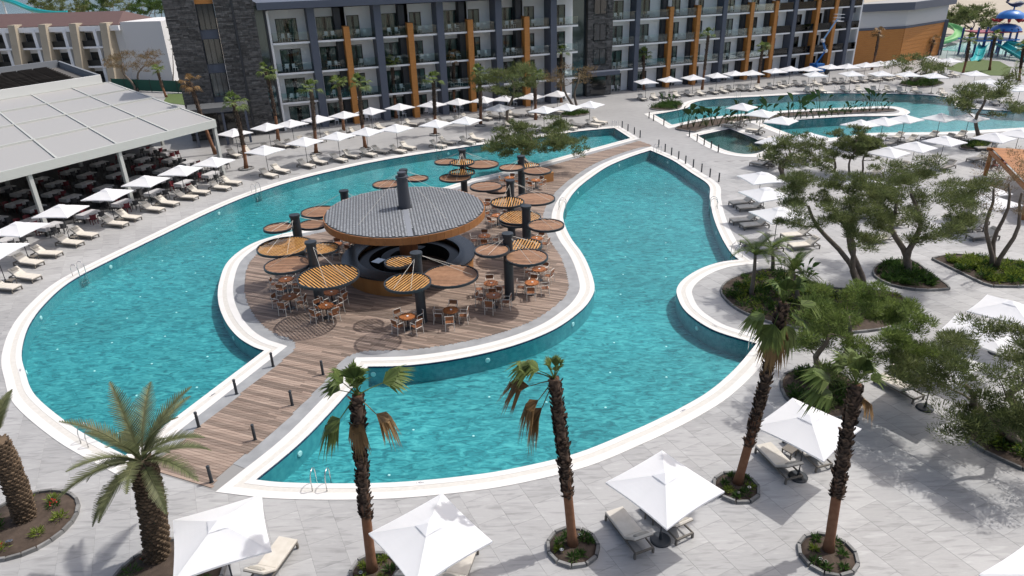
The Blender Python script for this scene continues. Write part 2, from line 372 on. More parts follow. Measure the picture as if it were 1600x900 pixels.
YS = 64.0                                     # slabs one by one up to here, plain paving sheet beyond
near_rect = [(X0, Y0), (X1, Y0), (X1, YS), (X0, YS)]; far_rect = [(X0, YS), (X1, YS), (X1, Y1), (X0, Y1)]
def split_y(P, lo, hi):
    "clip polygon P to lo<y<hi (Sutherland-Hodgman)"
    for s, lim in ((1, lo), (-1, hi)):
        Q = []
        for i in range(len(P)):
            a, b = P[i-1], P[i]; ia, ib = s*(a[1]-lim) > 0, s*(b[1]-lim) > 0
            if ia != ib:
                t = (lim-a[1])/(b[1]-a[1]); Q.append((a[0]+t*(b[0]-a[0]), lim))
            if ib: Q.append(tuple(b))
        P = Q
        if not P: return P
    return P
hn = [h for h in (split_y(tup(P), Y0+1, YS-.001) for _, P, _ in POOLS) if len(h) > 2]
hf = [h for h in (split_y(tup(P), YS+.001, Y1-1) for _, P, _ in POOLS) if len(h) > 2]
bed = tag(sheet('paving', near_rect, hn, -.0045, BED), 'pale grey porcelain paving of large veined slabs around the pools', kind='structure')
tag(sheet('plaza_paving', far_rect, hf, -.003, SLABFAR), 'pale grey paving in front of the hotel', kind='structure')

# paving slabs
SA = R(25.4); su = Vector((math.cos(SA), math.sin(SA))); sv = Vector((-su.y, su.x)); SW, SL, GAP = 1.07, 1.2, .007
cells = []
for i in range(-70, 90):
    for j in range(-40, 90):
        c = su*((i+.5)*SW)+sv*((j+.5*(i % 2)+.5)*SL)
        if c.y < 9 or c.y > YS or abs(c.x) > .80*c.y+9: continue
        cells.append((c, i, j))
cxs = np.array([c[0].x for c in cells]); cys = np.array([c[0].y for c in cells])
inpool = np.zeros(len(cells), bool); dist = np.full(len(cells), 1e9)
for _, P, _ in POOLS[:2]:
    T = tup(P); inpool |= inside(T, cxs, cys); dist = np.minimum(dist, polydist(T, cxs, cys))
full = [(c, k) for k, (c, i, j) in enumerate(cells) if not inpool[k] and dist[k] > .82]
part = [cells[k][0] for k in range(len(cells)) if dist[k] <= .82]
slab_mesh = MB(); hw, hl = (SW-GAP)/2, (SL-GAP)/2; be = .004
slab_mesh.add([(-hw, -hl, -.007), (hw, -hl, -.007), (hw, hl, -.007), (-hw, hl, -.007), (-hw, -hl, -be), (hw, -hl, -be), (hw, hl, -be), (-hw, hl, -be),
               (-hw+be, -hl+be, 0), (hw-be, -hl+be, 0), (hw-be, hl-be, 0), (-hw+be, hl-be, 0)],
              [(0, 1, 5, 4), (1, 2, 6, 5), (2, 3, 7, 6), (3, 0, 4, 7), (4, 5, 9, 8), (5, 6, 10, 9), (6, 7, 11, 10), (7, 4, 8, 11), (8, 9, 10, 11)])
sm = slab_mesh.mesh('slab', SLAB)
def infr(c):
    x, y, _ = proj((c.x, c.y, 0)); return -20 < x < 1620 and y < 925
full.sort(key=lambda t: (not infr(t[0]), t[0].length))
for c, k in full[:300]: ob('paving_slab', sm, bed, (c.x, c.y, 0), SA)
rest = MB()
for c, k in full[300:]:
    rest.add([tuple(v.co) for v in sm.vertices], [tuple(p.vertices) for p in sm.polygons], Mz(c.x, c.y, 0, SA))
pl = [p for p in POOLS[:2]]
def cut(c, w, h, d):
    "cut slabs at the pool edge: cells outside the water, hidden edge under the coping"
    q = [c+su*(sx*w)+sv*(sy*h) for sx, sy in ((-1, -1), (1, -1), (1, 1), (-1, 1))]
    ins = np.zeros(5, bool); xs = [p.x for p in q]+[c.x]; ys = [p.y for p in q]+[c.y]
    for _, P, _ in pl: ins |= inside(tup(P), xs, ys)
    near = min(float(polydist(tup(P), [c.x], [c.y])[0]) for _, P, _ in pl) < math.hypot(w, h)+.05
    if ins.all() and not near: return
    if not near: rest.add([(p.x, p.y, 0) for p in q], [(0, 1, 2, 3)]); return
    if d == 0: return
    for sx in (-1, 1):
        for sy in (-1, 1): cut(c+su*(sx*w/2)+sv*(sy*h/2), w/2, h/2, d-1)
for c in part: cut(c, hw, hl, 3)
ro = rest.build('paving_slabs_beyond', SLAB, bed); ro['kind'] = 'stuff'

# pools
def pool(kind, P, depth, floor_m, wall_m, water_m, label):
    basin = sheet('pool_basin', tup(P), [], -depth, floor_m)
    tag(basin, label, kind='structure')
    strip(P, P, -depth, -.09).build('pool_wall', wall_m, basin)
    strip(P, P, -.09, .018).build('waterline_tiles', NAVY, basin)
    w = (.0, .26, .5, .86) if kind in ('left', 'right') else (.0, .25, .5, 1.1)
    o = [offset(P, d) for d in w]
    ring(o[0], o[1], -.02, .022).build('inner_coping', COPING, basin)
    ring(o[1], o[2], -.02, .012).build('overflow_grating', GRATE, basin)
    ring(o[2], o[3], -.02, .022).build('outer_coping', COPING, basin)
    wt = sheet('pool_water', tup(P), [], -.05, water_m)
    tag(wt, label.replace('basin', 'water'), kind='structure')
    return basin
bl = pool('left', LEFT, .8, MOSAIC_RIPPLE, WALLTILE, WATER, 'turquoise pool basin curving round the bar island by the pavilion')
br = pool('right', RIGHT, 1.0, MOSAIC_RIPPLE, WALLTILE, WATER, 'turquoise pool basin between the bar island and the palms')
pool('back', BACK, 1.0, MOSAIC_RIPPLE, WALLTILE, WATER, 'turquoise pool basin wrapping a planted bed in front of the hotel')
pool('dark', DARKP_, .6, DARKTILE, DARKTILE, WATERD, 'small grey green pool basin beside the row of bollards')
# floor inlets and wall lamps
inl = MB().lathe([(.055, .0), (.042, .015)], 8, cap0=False).mesh('floor_inlet', LIGHTP)
for bas, P, ang in ((bl, LEFT, 12), (br, RIGHT, -12)):
    T = tup(P); a = R(ang)
    for i in range(-14, 16):
        for j in range(-14, 16):
            x = -4+i*2.7*math.cos(a)-j*3.0*math.sin(a); y = 40+i*2.7*math.sin(a)+j*3.0*math.cos(a)
            if inside(T, [x], [y])[0] and polydist(T, [x], [y])[0] > 1.2: ob('floor_inlet', inl, bas, (x, y, -.8 if bas is bl else -1.0))
lamp = MB().lathe([(.13, 0), (.13, .03), (.1, .05)], 12, cap0=False).mesh('wall_lamp', LIGHTP)
for bas, P in ((br, RIGHT), (bl, LEFT)):
    for k in range(0, len(P), 14):
        a, b = P[k], P[(k+1) % len(P)]; t = (b-a).normalized(); nrm = Vector((-t.y, t.x))   # inward
        o = ob('wall_lamp', lamp, bas, (a.x+nrm.x*.005, a.y+nrm.y*.005, -.42)); o.rotation_euler = Vector((nrm.x, nrm.y, 0)).to_track_quat('Z', 'Y').to_euler()

def depth_mark(p, q, bas):
    "dark depth figures printed on the coping, reading along p -> q"
    a, b = px(*p), px(*q); cu = bpy.data.curves.new('depth_mark', 'FONT'); cu.body = '1.40m'; cu.size = .13; cu.align_x = 'CENTER'
    tmp = bpy.data.objects.new('tmp', cu); col.objects.link(tmp); me = bpy.data.meshes.new_from_object(tmp); bpy.data.objects.remove(tmp); me.materials.clear(); me.materials.append(NAVY)
    ob('depth_mark', me, bas, (a.x, a.y, .026), math.atan2((b-a).y, (b-a).x))
for p, q, bas in (((656, 756), (676, 754), br), ((1068, 643), (1076, 638), br), ((333, 618), (340, 613), bl), ((1116, 510), (1124, 514), br), ((30, 579), (32, 586), bl)): depth_mark(p, q, bas)

# timber deck island with its two gangways
HULL = [px(*p).xy for p in [(237,737),(319,762),(340,768),(500,690),(600,620),(800,600),(960,480),(960,400),(930,340),(960,290),(1010,248),(1018,227),(998,220),(975,212),(880,222),(800,243),(700,262),(560,285),(430,345),(330,400),(280,480),(310,560),(380,566),(290,640),(215,712)]]
da = (px(319, 762)-px(237, 737)).xy.normalized(); dv = Vector((-da.y, da.x)); PWD = .145
HT = tup(HULL); deck = MB(); rnd = random.Random(3)
DU = np.arange(-45, 60, .12)
for r in range(-20, 620):
    w = r*PWD; o = dv*w
    X = da.x*DU+o.x; Y = da.y*DU+o.y
    ok = inside(HT, X, Y)
    if not ok.any(): continue
    for P in (LEFT, RIGHT):
        T = tup(P); idx = np.where(ok)[0]
        ok[idx] &= ~inside(T, X[idx], Y[idx])
        idx = np.where(ok)[0]
        if len(idx): ok[idx] &= polydist(T, X[idx], Y[idx]) > 1.5
    idx = np.where(ok)[0]
    if not len(idx): continue
    runs = np.split(idx, np.where(np.diff(idx) > 1)[0]+1)
    for run in runs:
        a, b = DU[run[0]]-.05, DU[run[-1]]+.05
        if b-a < .2: continue
        u0 = a
        while u0 < b-.02:
            u1 = min(b, u0+rnd.uniform(1.6, 3.4)); 
            if b-u1 < .4: u1 = b
            zz = .03+rnd.uniform(-.002, .002)
            deck.box(u0+.004, u1-.004, -PWD/2+.006, PWD/2-.006, -.0, zz, Matrix(((da.x, dv.x, 0, o.x), (da.y, dv.y, 0, o.y), (0, 0, 1, 0), (0, 0, 0, 1))))
            u0 = u1
dk = tag(sheet('deck', tup(HULL), [tup(offset(LEFT, .9)), tup(offset(RIGHT, .9))], .004, BED), 'weathered brown timber deck island with gangways between the pools', kind='structure')
d2 = deck.build('deck_planks', DECK, dk); d2['kind'] = 'stuff'
# grey slate band between coping and planks, on the deck side only
def band(P, a, b, nm):
    O1, O2 = offset(P, .862), offset(P, 1.52); mid = offset(P, 1.2)
    ok = inside(HT, [p.x for p in mid], [p.y for p in mid]); n = len(P)
    s = next((i for i in range(n) if ok[i] and not ok[i-1]), 0); run = []
    for k in range(n):
        if not ok[(s+k) % n]: break
        run.append((s+k) % n)
    bnd = ring([O1[i] for i in run], [O2[i] for i in run], -.004, .018, closed=False).build('slate_band', BORDER, dk)
band(LEFT, 0, 0, ''); band(RIGHT, 0, 0, '')

# lawns
def lawn(pts, label): tag(sheet('lawn', [px(*p).xy for p in pts], [], .03, GRASS), label, kind='structure')
lawn([(1478,108),(1500,97),(1530,93),(1562,96),(1580,106),(1575,119),(1545,118),(1500,113)], 'small lawn with two palms near the water park')
lawn([(255,160),(262,147),(300,146),(330,158),(300,166)], 'strip of lawn behind the pavilion')

# ================================================================ PARASOLS AND LOUNGERS
def canopy_mesh(s=1.3):
    b = MB(); n = 6; ap = 2.78; ed = 2.22
    # four gores, edges drawn in slightly between the corners, cloth sagging between ribs
    grid = {}
    N = 8
    for g in range(4):
        a = g*math.pi/2+math.pi/4
        c0 = Vector((math.cos(a), math.sin(a)))*s*math.sqrt(2); c1 = Vector((math.cos(a+math.pi/2), math.sin(a+math.pi/2)))*s*math.sqrt(2)
        vs = []; fs = []
        for i in range(N+1):
            t = .06+.94*i/N
            for j in range(N+1):
                q = j/N; p = c0.lerp(c1, q)*t
                inn = math.sin(math.pi*q)
                p = p*(1-.035*inn*t)
                z = ap-.06-(ap-.06-ed)*t**1.04-.035*inn*math.sin(math.pi*t)+.02*inn*t
                vs.append((p.x, p.y, z))
        for i in range(N):
            for j in range(N): fs.append((i*(N+1)+j, (i+1)*(N+1)+j, (i+1)*(N+1)+j+1, i*(N+1)+j+1))
        b.add(vs, fs)
        # valance hem
        e = [vs[N*(N+1)+j] for j in range(N+1)]
        b.add(e+[(x*.995, y*.995, z-.07) for x, y, z in e], [(j, N+1+j, N+2+j, j+1) for j in range(N)])
    return b
def vent_mesh(s=.40):
    b = MB(); ap = 2.765
    for g in range(4):
        a = g*math.pi/2+math.pi/4; c0 = Vector((math.cos(a), math.sin(a)))*s; c1 = Vector((math.cos(a+math.pi/2), math.sin(a+math.pi/2)))*s
        m = (c0+c1)/2*.96
        b.add([(0, 0, ap), (c0.x, c0.y, ap-.128), (m.x, m.y, ap-.116), (c1.x, c1.y, ap-.128)], [(0, 1, 2), (0, 2, 3)])
    return b
CAN = canopy_mesh().mesh('canopy', CANVAS); VENT = vent_mesh().mesh('vent_cap', CANVAS)
pb = MB().tube([(0, 0, .05), (0, 0, 2.70)], .024, 8)
for g in range(8):
    a = g*math.pi/4+math.pi/4; r = 1.3*math.sqrt(2)*.98 if g % 2 == 0 else 1.3*.95
    pb.tube([(0, 0, 2.68), (math.cos(a)*r, math.sin(a)*r, 2.21)], .011, 4)
POLE = pb.mesh('pole', BLACKM)
BASE = MB().lathe([(.34, 0), (.34, .05), (.30, .075), (.06, .085), (.045, .3), (.045, .32)], 20).mesh('base', BLACKM)
def parasol(x, y, rz, label, group):
    t = thing('parasol', label, 'parasol', (x, y, 0), rz, group); t.rotation_euler = (random.uniform(-.012, .012), random.uniform(-.012, .012), rz+random.uniform(-.07, .07))
    ob('canopy', CAN, t); ob('vent_cap', VENT, t); ob('pole', POLE, t); ob('base', BASE, t)
    return t

def cushion(b, x0, x1, y0, y1, z0, z1, M=None, r=.025, crown=.012):
    "soft box: rounded edges and a slightly raised middle"
    xs = [x0, x0+r, (x0+x1)/2, x1-r, x1]; ys = [y0, y0+r, (y0+y1)/2, y1-r, y1]
    top = []
    for i, x in enumerate(xs):
        for j, y in enumerate(ys):
            e = (i in (0, 4))+(j in (0, 4)); z = z1-(r if e else 0)+(crown if i == 2 and j == 2 else crown*.6 if (i == 2 or j == 2) and not e else 0)
            top.append((x, y, z))
    fs = [(i*5+j, (i+1)*5+j, (i+1)*5+j+1, i*5+j+1) for i in range(4) for j in range(4)]
    per = [i*5 for i in range(5)]+[20+j for j in range(1, 5)]+[i*5+4 for i in (3, 2, 1, 0)]+[j for j in (3, 2, 1)]
    o = len(top); top += [(top[k][0], top[k][1], z0) for k in per]
    n = len(per); fs += [(per[k], o+k, o+(k+1) % n, per[(k+1) % n])[::-1] for k in range(n)]
    return b.add(top, fs, M)
# lounger, local x from head (0) to foot (1.95), width along y
LW = .34; BA = R(38); HX = .70
fr = MB(); 
for s in (-1, 1): fr.box(0, 1.95, s*LW-.03*(s > 0)-.0, s*LW+.03*(s < 0), .20, .27)
for x in (0.0, .62, 1.3, 1.89): fr.box(x, x+.06, -LW+.03, LW-.03, .205, .262)
LFR = fr.mesh('frame', TAUPE)
LLEG = MB().box(-.035, .035, -.03, .03, 0, .2).mesh('leg', TAUPE)
LMAT = cushion(MB(), HX, 1.96, -LW-.005, LW+.005, .272, .35).mesh('mattress', CUSH)
MBk = Matrix.Translation((HX, 0, .30)) @ Matrix.Rotation(BA, 4, 'Y')
LBK = cushion(MB(), -.74, 0, -LW-.005, LW+.005, -.03, .045, MBk).mesh('backrest', CUSH)
LBF = MB(); LBF.box(-.73, 0, -LW, -LW+.03, -.06, -.031, MBk); LBF.box(-.73, 0, LW-.03, LW, -.06, -.031, MBk); LBF.box(-.74, -.70, -LW-.001, LW+.001, -.062, -.030, MBk); LBF.box(-.04, -.0, -LW-.001, LW+.001, -.062, -.030, MBk)
LBF = LBF.mesh('backrest_frame', TAUPE)
LPIL = cushion(MB(), -.70, -.47, -.24, .24, .046, .10, MBk, .03, .02).mesh('pillow', CUSH2)
LTOWN = mat('folded_towel', (.6, .58, .54), .9)
def lounger(x, y, ang, label, group, full=True):
    "x, y: middle of the lounger; ang: direction head to foot"
    d = Vector((math.cos(ang), math.sin(ang))); t = thing('sun_lounger', label, 'sun lounger', (x-d.x*.98, y-d.y*.98, 0), ang, group)
    ob('frame', LFR, t)
    for lx in (.05, 1.9):
        for s in (-1, 1): ob('leg', LLEG, t, (lx, s*(LW-.0), 0))
    ob('mattress', LMAT, t); ob('backrest', LBK, t); ob('pillow', LPIL, t)
    if full: ob('backrest_frame', LBF, t)
    return t
TT = MB().box(-.21, .21, -.21, .21, .30, .335).mesh('table_top', TAUPE); TL = MB().box(-.02, .02, -.02, .02, 0, .3).mesh('leg', TAUPE)
def side_table(x, y, rz, label, group):
    t = thing('side_table', label, 'side table', (x, y, 0), rz, group); ob('table_top', TT, t)
    for sx in (-1, 1):
        for sy in (-1, 1): ob('leg', TL, t, (sx*.18, sy*.18, 0))
def blocked(x, y, m=.5):
    for _, P, _ in POOLS:
        T = tup(P)
        if inside(T, [x], [y])[0] or polydist(T, [x], [y])[0] < m: return True
    return False
def gdir(a, b):
    v = px(*b)-px(*a); return math.atan2(v.y, v.x)

ORD = 'first second third fourth fifth sixth seventh eighth ninth tenth eleventh twelfth thirteenth fourteenth fifteenth sixteenth seventeenth eighteenth nineteenth twentieth'.split()
ORD += ['twenty-'+o for o in ORD[:9]]+['thirtieth']
def row(apexes, ang, sep, fwd, rz, lab, grp, tables=True, swing=0.0, skip=(), mark='', rev=False):
    "parasols at photo apex points with a lounger either side; ang = lounger direction head to foot"
    for k, (ax, ay) in enumerate(apexes):
        g = px(ax, ay, 2.86); a = ang+swing*k; d = Vector((math.cos(a), math.sin(a))); t = Vector((-d.y, d.x))
        ko = len(apexes)-1-k if rev else k; parasol(g.x, g.y, rz+a, 'white parasol, %s from %s, %s' % (ORD[ko], mark, lab), 'white parasols '+grp)
        for s in (-1, 1):
            q = g.xy+t*(s*sep+random.uniform(-.07, .07))+d*(fwd+random.uniform(-.14, .14))
            if (k, s) in skip or blocked(q.x, q.y, .3): continue
            lounger(q.x, q.y, a+random.uniform(-.09, .09), 'beige lounger, %s from %s, %s' % (ORD[2*ko+((s < 0) if rev else (s > 0))], mark, lab), 'sun loungers '+grp, full=(g.y < 70))
        if tables and g.y < 75 and not blocked(g.x+d.x*.3, g.y+d.y*.3): side_table(g.x+d.x*.42, g.y+d.y*.42, a, 'low side table, %s from %s, %s' % (ORD[ko], mark, lab), 'side tables '+grp)

aL = gdir((79, 387), (121, 389.6)); aM = gdir((395, 277), (415, 281)); aR = gdir((1002, 147), (1017, 154))
row([(-14,377),(24,344),(91,317),(165,292),(225,272),(279,256),(331,243)], aL, .78, .75, R(8), 'at the pavilion pool edge', 'in front of the pavilion', mark='the pavilion corner', rev=True, swing=-.02)
row([(412,225),(474,212),(526,204),(571,197),(618,192),(680,185),(727,180)], aM, .8, .8, R(5), 'along the curved pool', 'along the far pool edge', mark='the pavilion corner', swing=-.01)
row([(365,199),(417,190),(454,185),(496,178),(537,172),(578,166),(624,160),(674,156),(715,152),(755,149),(788,147),(830,144),(871,140)], aM-.06, .8, .7, R(5), 'below the left wing', 'below the left hotel wing', mark='the stone tower')
row([(780,161),(850,164),(886,160),(922,156)], aM-.1, .8, .8, R(4), 'in the short row there', 'near the stone entrance', mark='the stone entrance', rev=True)
row([(1010,121),(1047,118),(1084,115),(1121,112),(1149,109),(1176,108),(1212,105),(1236,102),(1267,102),(1299,99),(1326,98),(1354,96),(1376,94),(1397,92)], aR, .85, .9, R(3), 'below the right wing', 'below the right hotel wing', mark='the stone entrance')
row([(1275,110),(1332,109),(1379,109),(1421,110),(1462,112)], gdir((1318,130),(1329,135)), .95, 1.0, R(4), 'behind the back pool', 'behind the planted pool', mark='the boom lift')
row([(1454,86),(1485,89)], aR, .8, .8, 0, 'beside the lawn', 'beside the timber clad block', mark='the timber clad block')
row([(1526,109),(1547,121),(1571,125),(1597,131)], aR-.5, .85, 1.0, R(10), 'past the lawn', 'by the lawn', mark='the lawn')
row([(1160,159),(1190,169),(1222,180),(1266,205),(1212,211)], gdir((1195,197),(1160,192)), .8, .7, R(5), 'beside the dark pool', 'beside the small dark pool', mark='the planted bed')
row([(1346,185),(1382,181),(1416,177),(1472,175),(1517,175)], gdir((1480,205),(1440,212)), .8, -.2, R(4), 'on the near edge of the back pool', 'on the near edge of the back pool', mark='the dark pool')
row([(1390,227),(1432,219),(1478,210),(1556,205),(1596,199)], gdir((1478,246),(1430,256)), .85, .2, R(6), 'on the open terrace', 'on the open terrace', mark='the three small pines')
aT = gdir((1205, 308), (1157, 312))
row([(1191,266),(1197,290),(1218,321)], aT, .6, .9, R(4), 'facing the right pool', 'beside the pines', mark='the dark pool')
row([(1367,275),(1537,284),(1552,302)], aT, .7, .6, R(8), 'behind the pines', 'near the pergola', mark='the big pine')
for q, lab in (((1243,372),'under the big pines beside the feather palms'),((1255,388),'under the big pines closest to the planting bed')):
    g = px(*q); lounger(g.x, g.y, aT, 'beige sun lounger '+lab, 'sun loungers under the pines')
g = px(1395, 355); lounger(g.x, g.y, aT, 'beige sun lounger glimpsed behind the twisted pine trunks', None)
g = px(1375, 378); lounger(g.x, g.y, aT+.1, 'beige sun lounger in the shade behind the twisted pine trunks', None)
g = px(1395, 238); 
# parasols and loungers on the terrace nearest the palms, one by one
def setp(apex, rz, label): 
    g = px(*apex, 2.86); return parasol(g.x, g.y, rz, label, None)
def setl(a, b, label):
    "a, b: photo points of the head-end and foot-end, middle of the frame on the ground"
    p, q = px(*a), px(*b); m = (p+q)/2; return lounger(m.x, m.y, math.atan2((q-p).y, (q-p).x), label, None)
setp((1041, 736), R(34), 'white parasol over a lounger pair between two round palm planters')
setl((1008, 871), (958, 806), 'taupe lounger with pillow by the palm planter, half out of the parasol shade')
setl((1071, 848), (1012, 789), 'taupe lounger hidden under the parasol between two palm planters')
g = px(1020, 812); side_table(g.x, g.y, R(34), 'low taupe side table under the parasol between two palm planters', None)
setp((1266, 644), R(38), 'white parasol beside the shaggy palm and the round shrub bed')
setl((1243, 757), (1189, 702), 'taupe lounger with pillow beside the parasol and shaggy palm')
setl((1290, 738), (1232, 686), 'beige lounger under the parasol next to the shrub bed')
g = px(1232, 712); side_table(g.x, g.y, R(38), 'low taupe side table under the parasol next to the shrub bed', None)
setp((669, 812), R(42), 'white parasol beside the palm that stands before the pool ladder')
setl((640, 915), (650, 868), 'beige lounger under the parasol beside the ladder side palm')
setl((708, 925), (728, 872), 'beige lounger poking out on the far side of the same parasol')
setp((338, 810), R(22), 'white parasol overlapping the flower bed of the date palm')
setl((407, 915), (446, 861), 'beige lounger standing beside the date palm parasol')
setp((1583, 467), R(38), 'white parasol beyond the leafy pine, upper of two')
setp((1536, 500), R(38), 'white parasol half hidden by the leafy pine')
setp((1668, 893), R(30), 'white parasol whose corner shows beside the open paving')
setl((1432, 627), (1375, 596), 'taupe lounger half under the leafy pine')
setl((1455, 607), (1400, 578), 'taupe lounger behind another one under the leafy pine')
g = px(1440, 598); setp((1470, 545), R(36), 'white parasol mostly hidden inside the leafy pine')
g = px(1586, 236); lounger(g.x-2.5, g.y+.5, math.pi, 'beige lounger beside the timber pergola post', None)

# ================================================================ BOLLARDS AND LADDERS
BOL = MB().lathe([(.062, 0), (.062, .60), (.052, .61), (.052, .66), (.066, .67), (.066, .75), (.05, .765)], 12).mesh('post', BLACKM)
BFL = MB().lathe([(.085, 0), (.085, .012), (.065, .014)], 12).mesh('foot_plate', BLACKM)
def bollards(pts, lab, grp):
    for kb_, p in enumerate(pts):
        g = px(*p); t = thing('bollard_light', 'dark bollard, %s from the %s, %s' % (ORD[kb_], 'bar island' if 'gangway' in lab else 'hotel', lab), 'bollard', (g.x, g.y, .018), 0, grp); ob('post', BOL, t); ob('foot_plate', BFL, t)
bollards([(427,573),(370,616),(311,668)], 'left of the near gangway', 'bollards left of the near gangway')
bollards([(505,586),(457,634),(399,688),(331,754)], 'right of the near gangway', 'bollards right of the near gangway')
bollards([(972,200),(981,205),(991,210),(1000,215)], 'at the narrow end of the curved pool', 'bollards at the end of the curved pool')
bollards([(1029,230),(1039,237),(1049,243),(1060,249),(1071,256),(1083,262),(1096,269),(1109,277),(1123,284)], 'in the line along the right pool', 'bollards along the right pool')
bollards([(1014,185),(1021,189),(1037,196),(1077,214)], 'by the planted bed of the back pool', 'bollards by the planted bed')
bollards([(1089,221),(1100,227),(1111,232),(1122,238)], 'along the small dark pool', 'bollards along the dark pool')

def ladder(a, b, label):
    "a: photo point on the coping where one rail stands, b: the other"
    p, q = px(*a).xy, px(*b).xy; m = (p+q)/2; best = None
    for _, P, _ in POOLS:
        for k in range(len(P)):
            dd = (P[k]-m).length
            if best is None or dd < best[0]: best = (dd, P, k)
    _, P, k = best; t = (P[(k+1) % len(P)]-P[k-1]).normalized(); inn = Vector((-t.y, t.x)); e = P[k]
    th = thing('pool_ladder', label, 'pool ladder', (e.x, e.y, .02), math.atan2(inn.y, inn.x))
    for s in (-.27, .27):
        MB().tube([(-.42, s, 0), (-.42, s, .5), (-.37, s, .68), (-.25, s, .78), (-.08, s, .78), (.05, s, .68), (.10, s, .5), (.10, s, -.75)], .021, 8).build('rail', STEEL, th, smooth=True)
    for z in (-.25, -.5, -.72): MB().box(.06, .14, -.27, .27, z, z+.025).build('step', STEEL, th)
for a, b, l in [((497,762),(515,761),'nearest the two toned palm'),((1168,551),(1180,545),'in the corner below the leafy bed'),((130,684),(146,690),'behind the date palm fronds'),((101,432),(117,424),'in front of the pavilion loungers'),((388,304),(398,300),'at the parasol row beside the pavilion corner'),((672,237),(684,235),'on the far edge opposite the lily shaped roofs'),((879,322),(878,332),'beside the brown discs at the island'),((1112,316),(1114,332),'on the right edge of the right pool'),((1146,398),(1152,404),'in the corner beside the feather palms'),((1028,238),(1032,240),'at the pointed far end of the right pool'),((962,199),(968,202),'at the narrow end of the curved pool'),((1146,151),(1152,151),'at the left part of the back pool'),((1306,145),(1312,145),'behind the planted bed of the back pool'),((1466,150),(1474,151),'at the right part of the back pool')]:
    ladder(a, b, 'steel pool ladder with two curved rails '+l)

# ================================================================ BAR ISLAND
BC = Vector((-6.35, 40.1)); ZR = 4.0; RR = 4.85
bar = thing('bar_counter', 'round black topped bar with curved timber front under the big roof', 'bar', (BC.x, BC.y, .03))
g0, g1 = R(-38), R(292)       # ring with a gap on the right hand side
MB().lathe([(3.95, 0), (4.0, 1.02)], 60, a0=R(-52)-R(0), a1=R(278)).build('timber_front', OAK, bar)
ct = MB(); ct.lathe([(3.15, 1.03), (3.15, 1.13), (4.15, 1.13), (4.15, 1.03), (3.15, 1.03)], 64, a0=R(-52), a1=R(278)); ct.build('counter_top', mat('polished_black_granite', (.02, .022, .026), .22, spec=.6), bar)
ib = MB(); ib.lathe([(3.1, 0), (3.1, .86), (2.5, .86), (2.5, 0)], 48, a0=R(-52), a1=R(278)); ib.build('back_worktop', mat('black_worktop', (.014, .015, .017), .35), bar)
ob2 = MB().lathe([(1.75, .0), (1.75, .95), (1.2, .95), (1.2, 0)], 28, a0=R(60), a1=R(250)).build('inner_unit', BLACKM, bar)
MB().box(-1.5, -.9, -1.9, -1.2, 0, .98, Matrix.Rotation(R(-30), 4, 'Z')).build('steel_unit', STEEL, bar)
roof = thing('bar_roof', 'large round grey shingled roof with timber rim and central mast', 'roof', (BC.x, BC.y, 0))
MB().lathe([(.55, .03), (.55, 1.0), (.62, 2.6), (1.15, 3.30), (3.9, 3.52), (4.72, 3.56)], 48, cap1=False).build('timber_trunk', mat('dark_cedar', (.16, .055, .022), .5, var=(.22, .085, .03), scale=3, stretch=(2, 2, .25)), roof)
fs = MB()
for k in range(64):
    a0, a1 = 2*math.pi*k/64+.001, 2*math.pi*(k+1)/64-.001
    fs.add([(r*math.cos(a), r*math.sin(a), z) for a in (a0, a1) for r, z in ((RR-.12, 3.54), (RR, 3.54), (RR, ZR-.03), (RR-.12, ZR-.03))], [(1, 5, 6, 2), (0, 1, 2, 3)[::-1], (4, 5, 6, 7), (3, 2, 6, 7), (0, 4, 5, 1)])
fs.build('timber_rim', mat('rim_cedar', (.31, .135, .045), .5, var=(.25, .10, .03), scale=2), roof)
MB().lathe([(RR-.02, ZR-.04), (RR-.1, ZR-.015), (0.3, ZR+.14)], 64, cap0=False).build('roof_felt', SHINGLEB, roof)
sh = MB(); ra = R(-24)
for i in range(-23, 24):
    for j in range(-32, 33):
        x = i*.215+.107*(j % 2); y = j*.155; r = math.hypot(x, y)
        if r > RR-.1 or r < .5: continue
        hz = lambda r_: ZR-.012+.15*(1-r_/RR)+.022
        if abs(x*math.cos(R(35))+y*math.sin(R(35))) < .16: continue
        wv, hv = .074, .0775
        q = [(x-wv, y-hv), (x+wv*.9, y-hv), (x+wv*.9, y+hv), (x-wv, y+hv)]
        sh.add([(a, b, hz(math.hypot(a, b))+(.018 if n_ < 2 else 0)) for n_, (a, b) in enumerate(q)], [(0, 1, 2, 3)], Matrix.Rotation(ra, 4, 'Z'))
o = sh.build('shingles', SHINGLE, roof); o['kind'] = 'stuff'
hb = MB()
for s in (-1, 1):
    M_ = Matrix.Rotation(ra+R(35)+(math.pi if s < 0 else 0)+math.pi/2, 4, 'Z')
    hb.add([(.5, -.15, ZR+.165), (RR-.05, -.15, ZR+.025), (RR-.05, .15, ZR+.025), (.5, .15, ZR+.165)], [(0, 1, 2, 3)], M_)
hb.build('ridge_strip', mat('grey_ridge', (.20, .215, .24), .5), roof)
MB().lathe([(.38, ZR+.05), (.32, 5.95), (.39, 5.96), (.39, 6.08), (.24, 6.10), (.24, 6.26), (.27, 6.27), (.27, 6.33)], 24).build('mast', mat('slate_blue_mast', (.045, .05, .062), .5), roof)
for k in range(4):
    a = R(50)+k*math.pi/2
    MB().tube([(.42*math.cos(a), .42*math.sin(a), 6.02), (3.6*math.cos(a), 3.6*math.sin(a), ZR+.06)], .008, 5).build('cable', CABLE, roof)

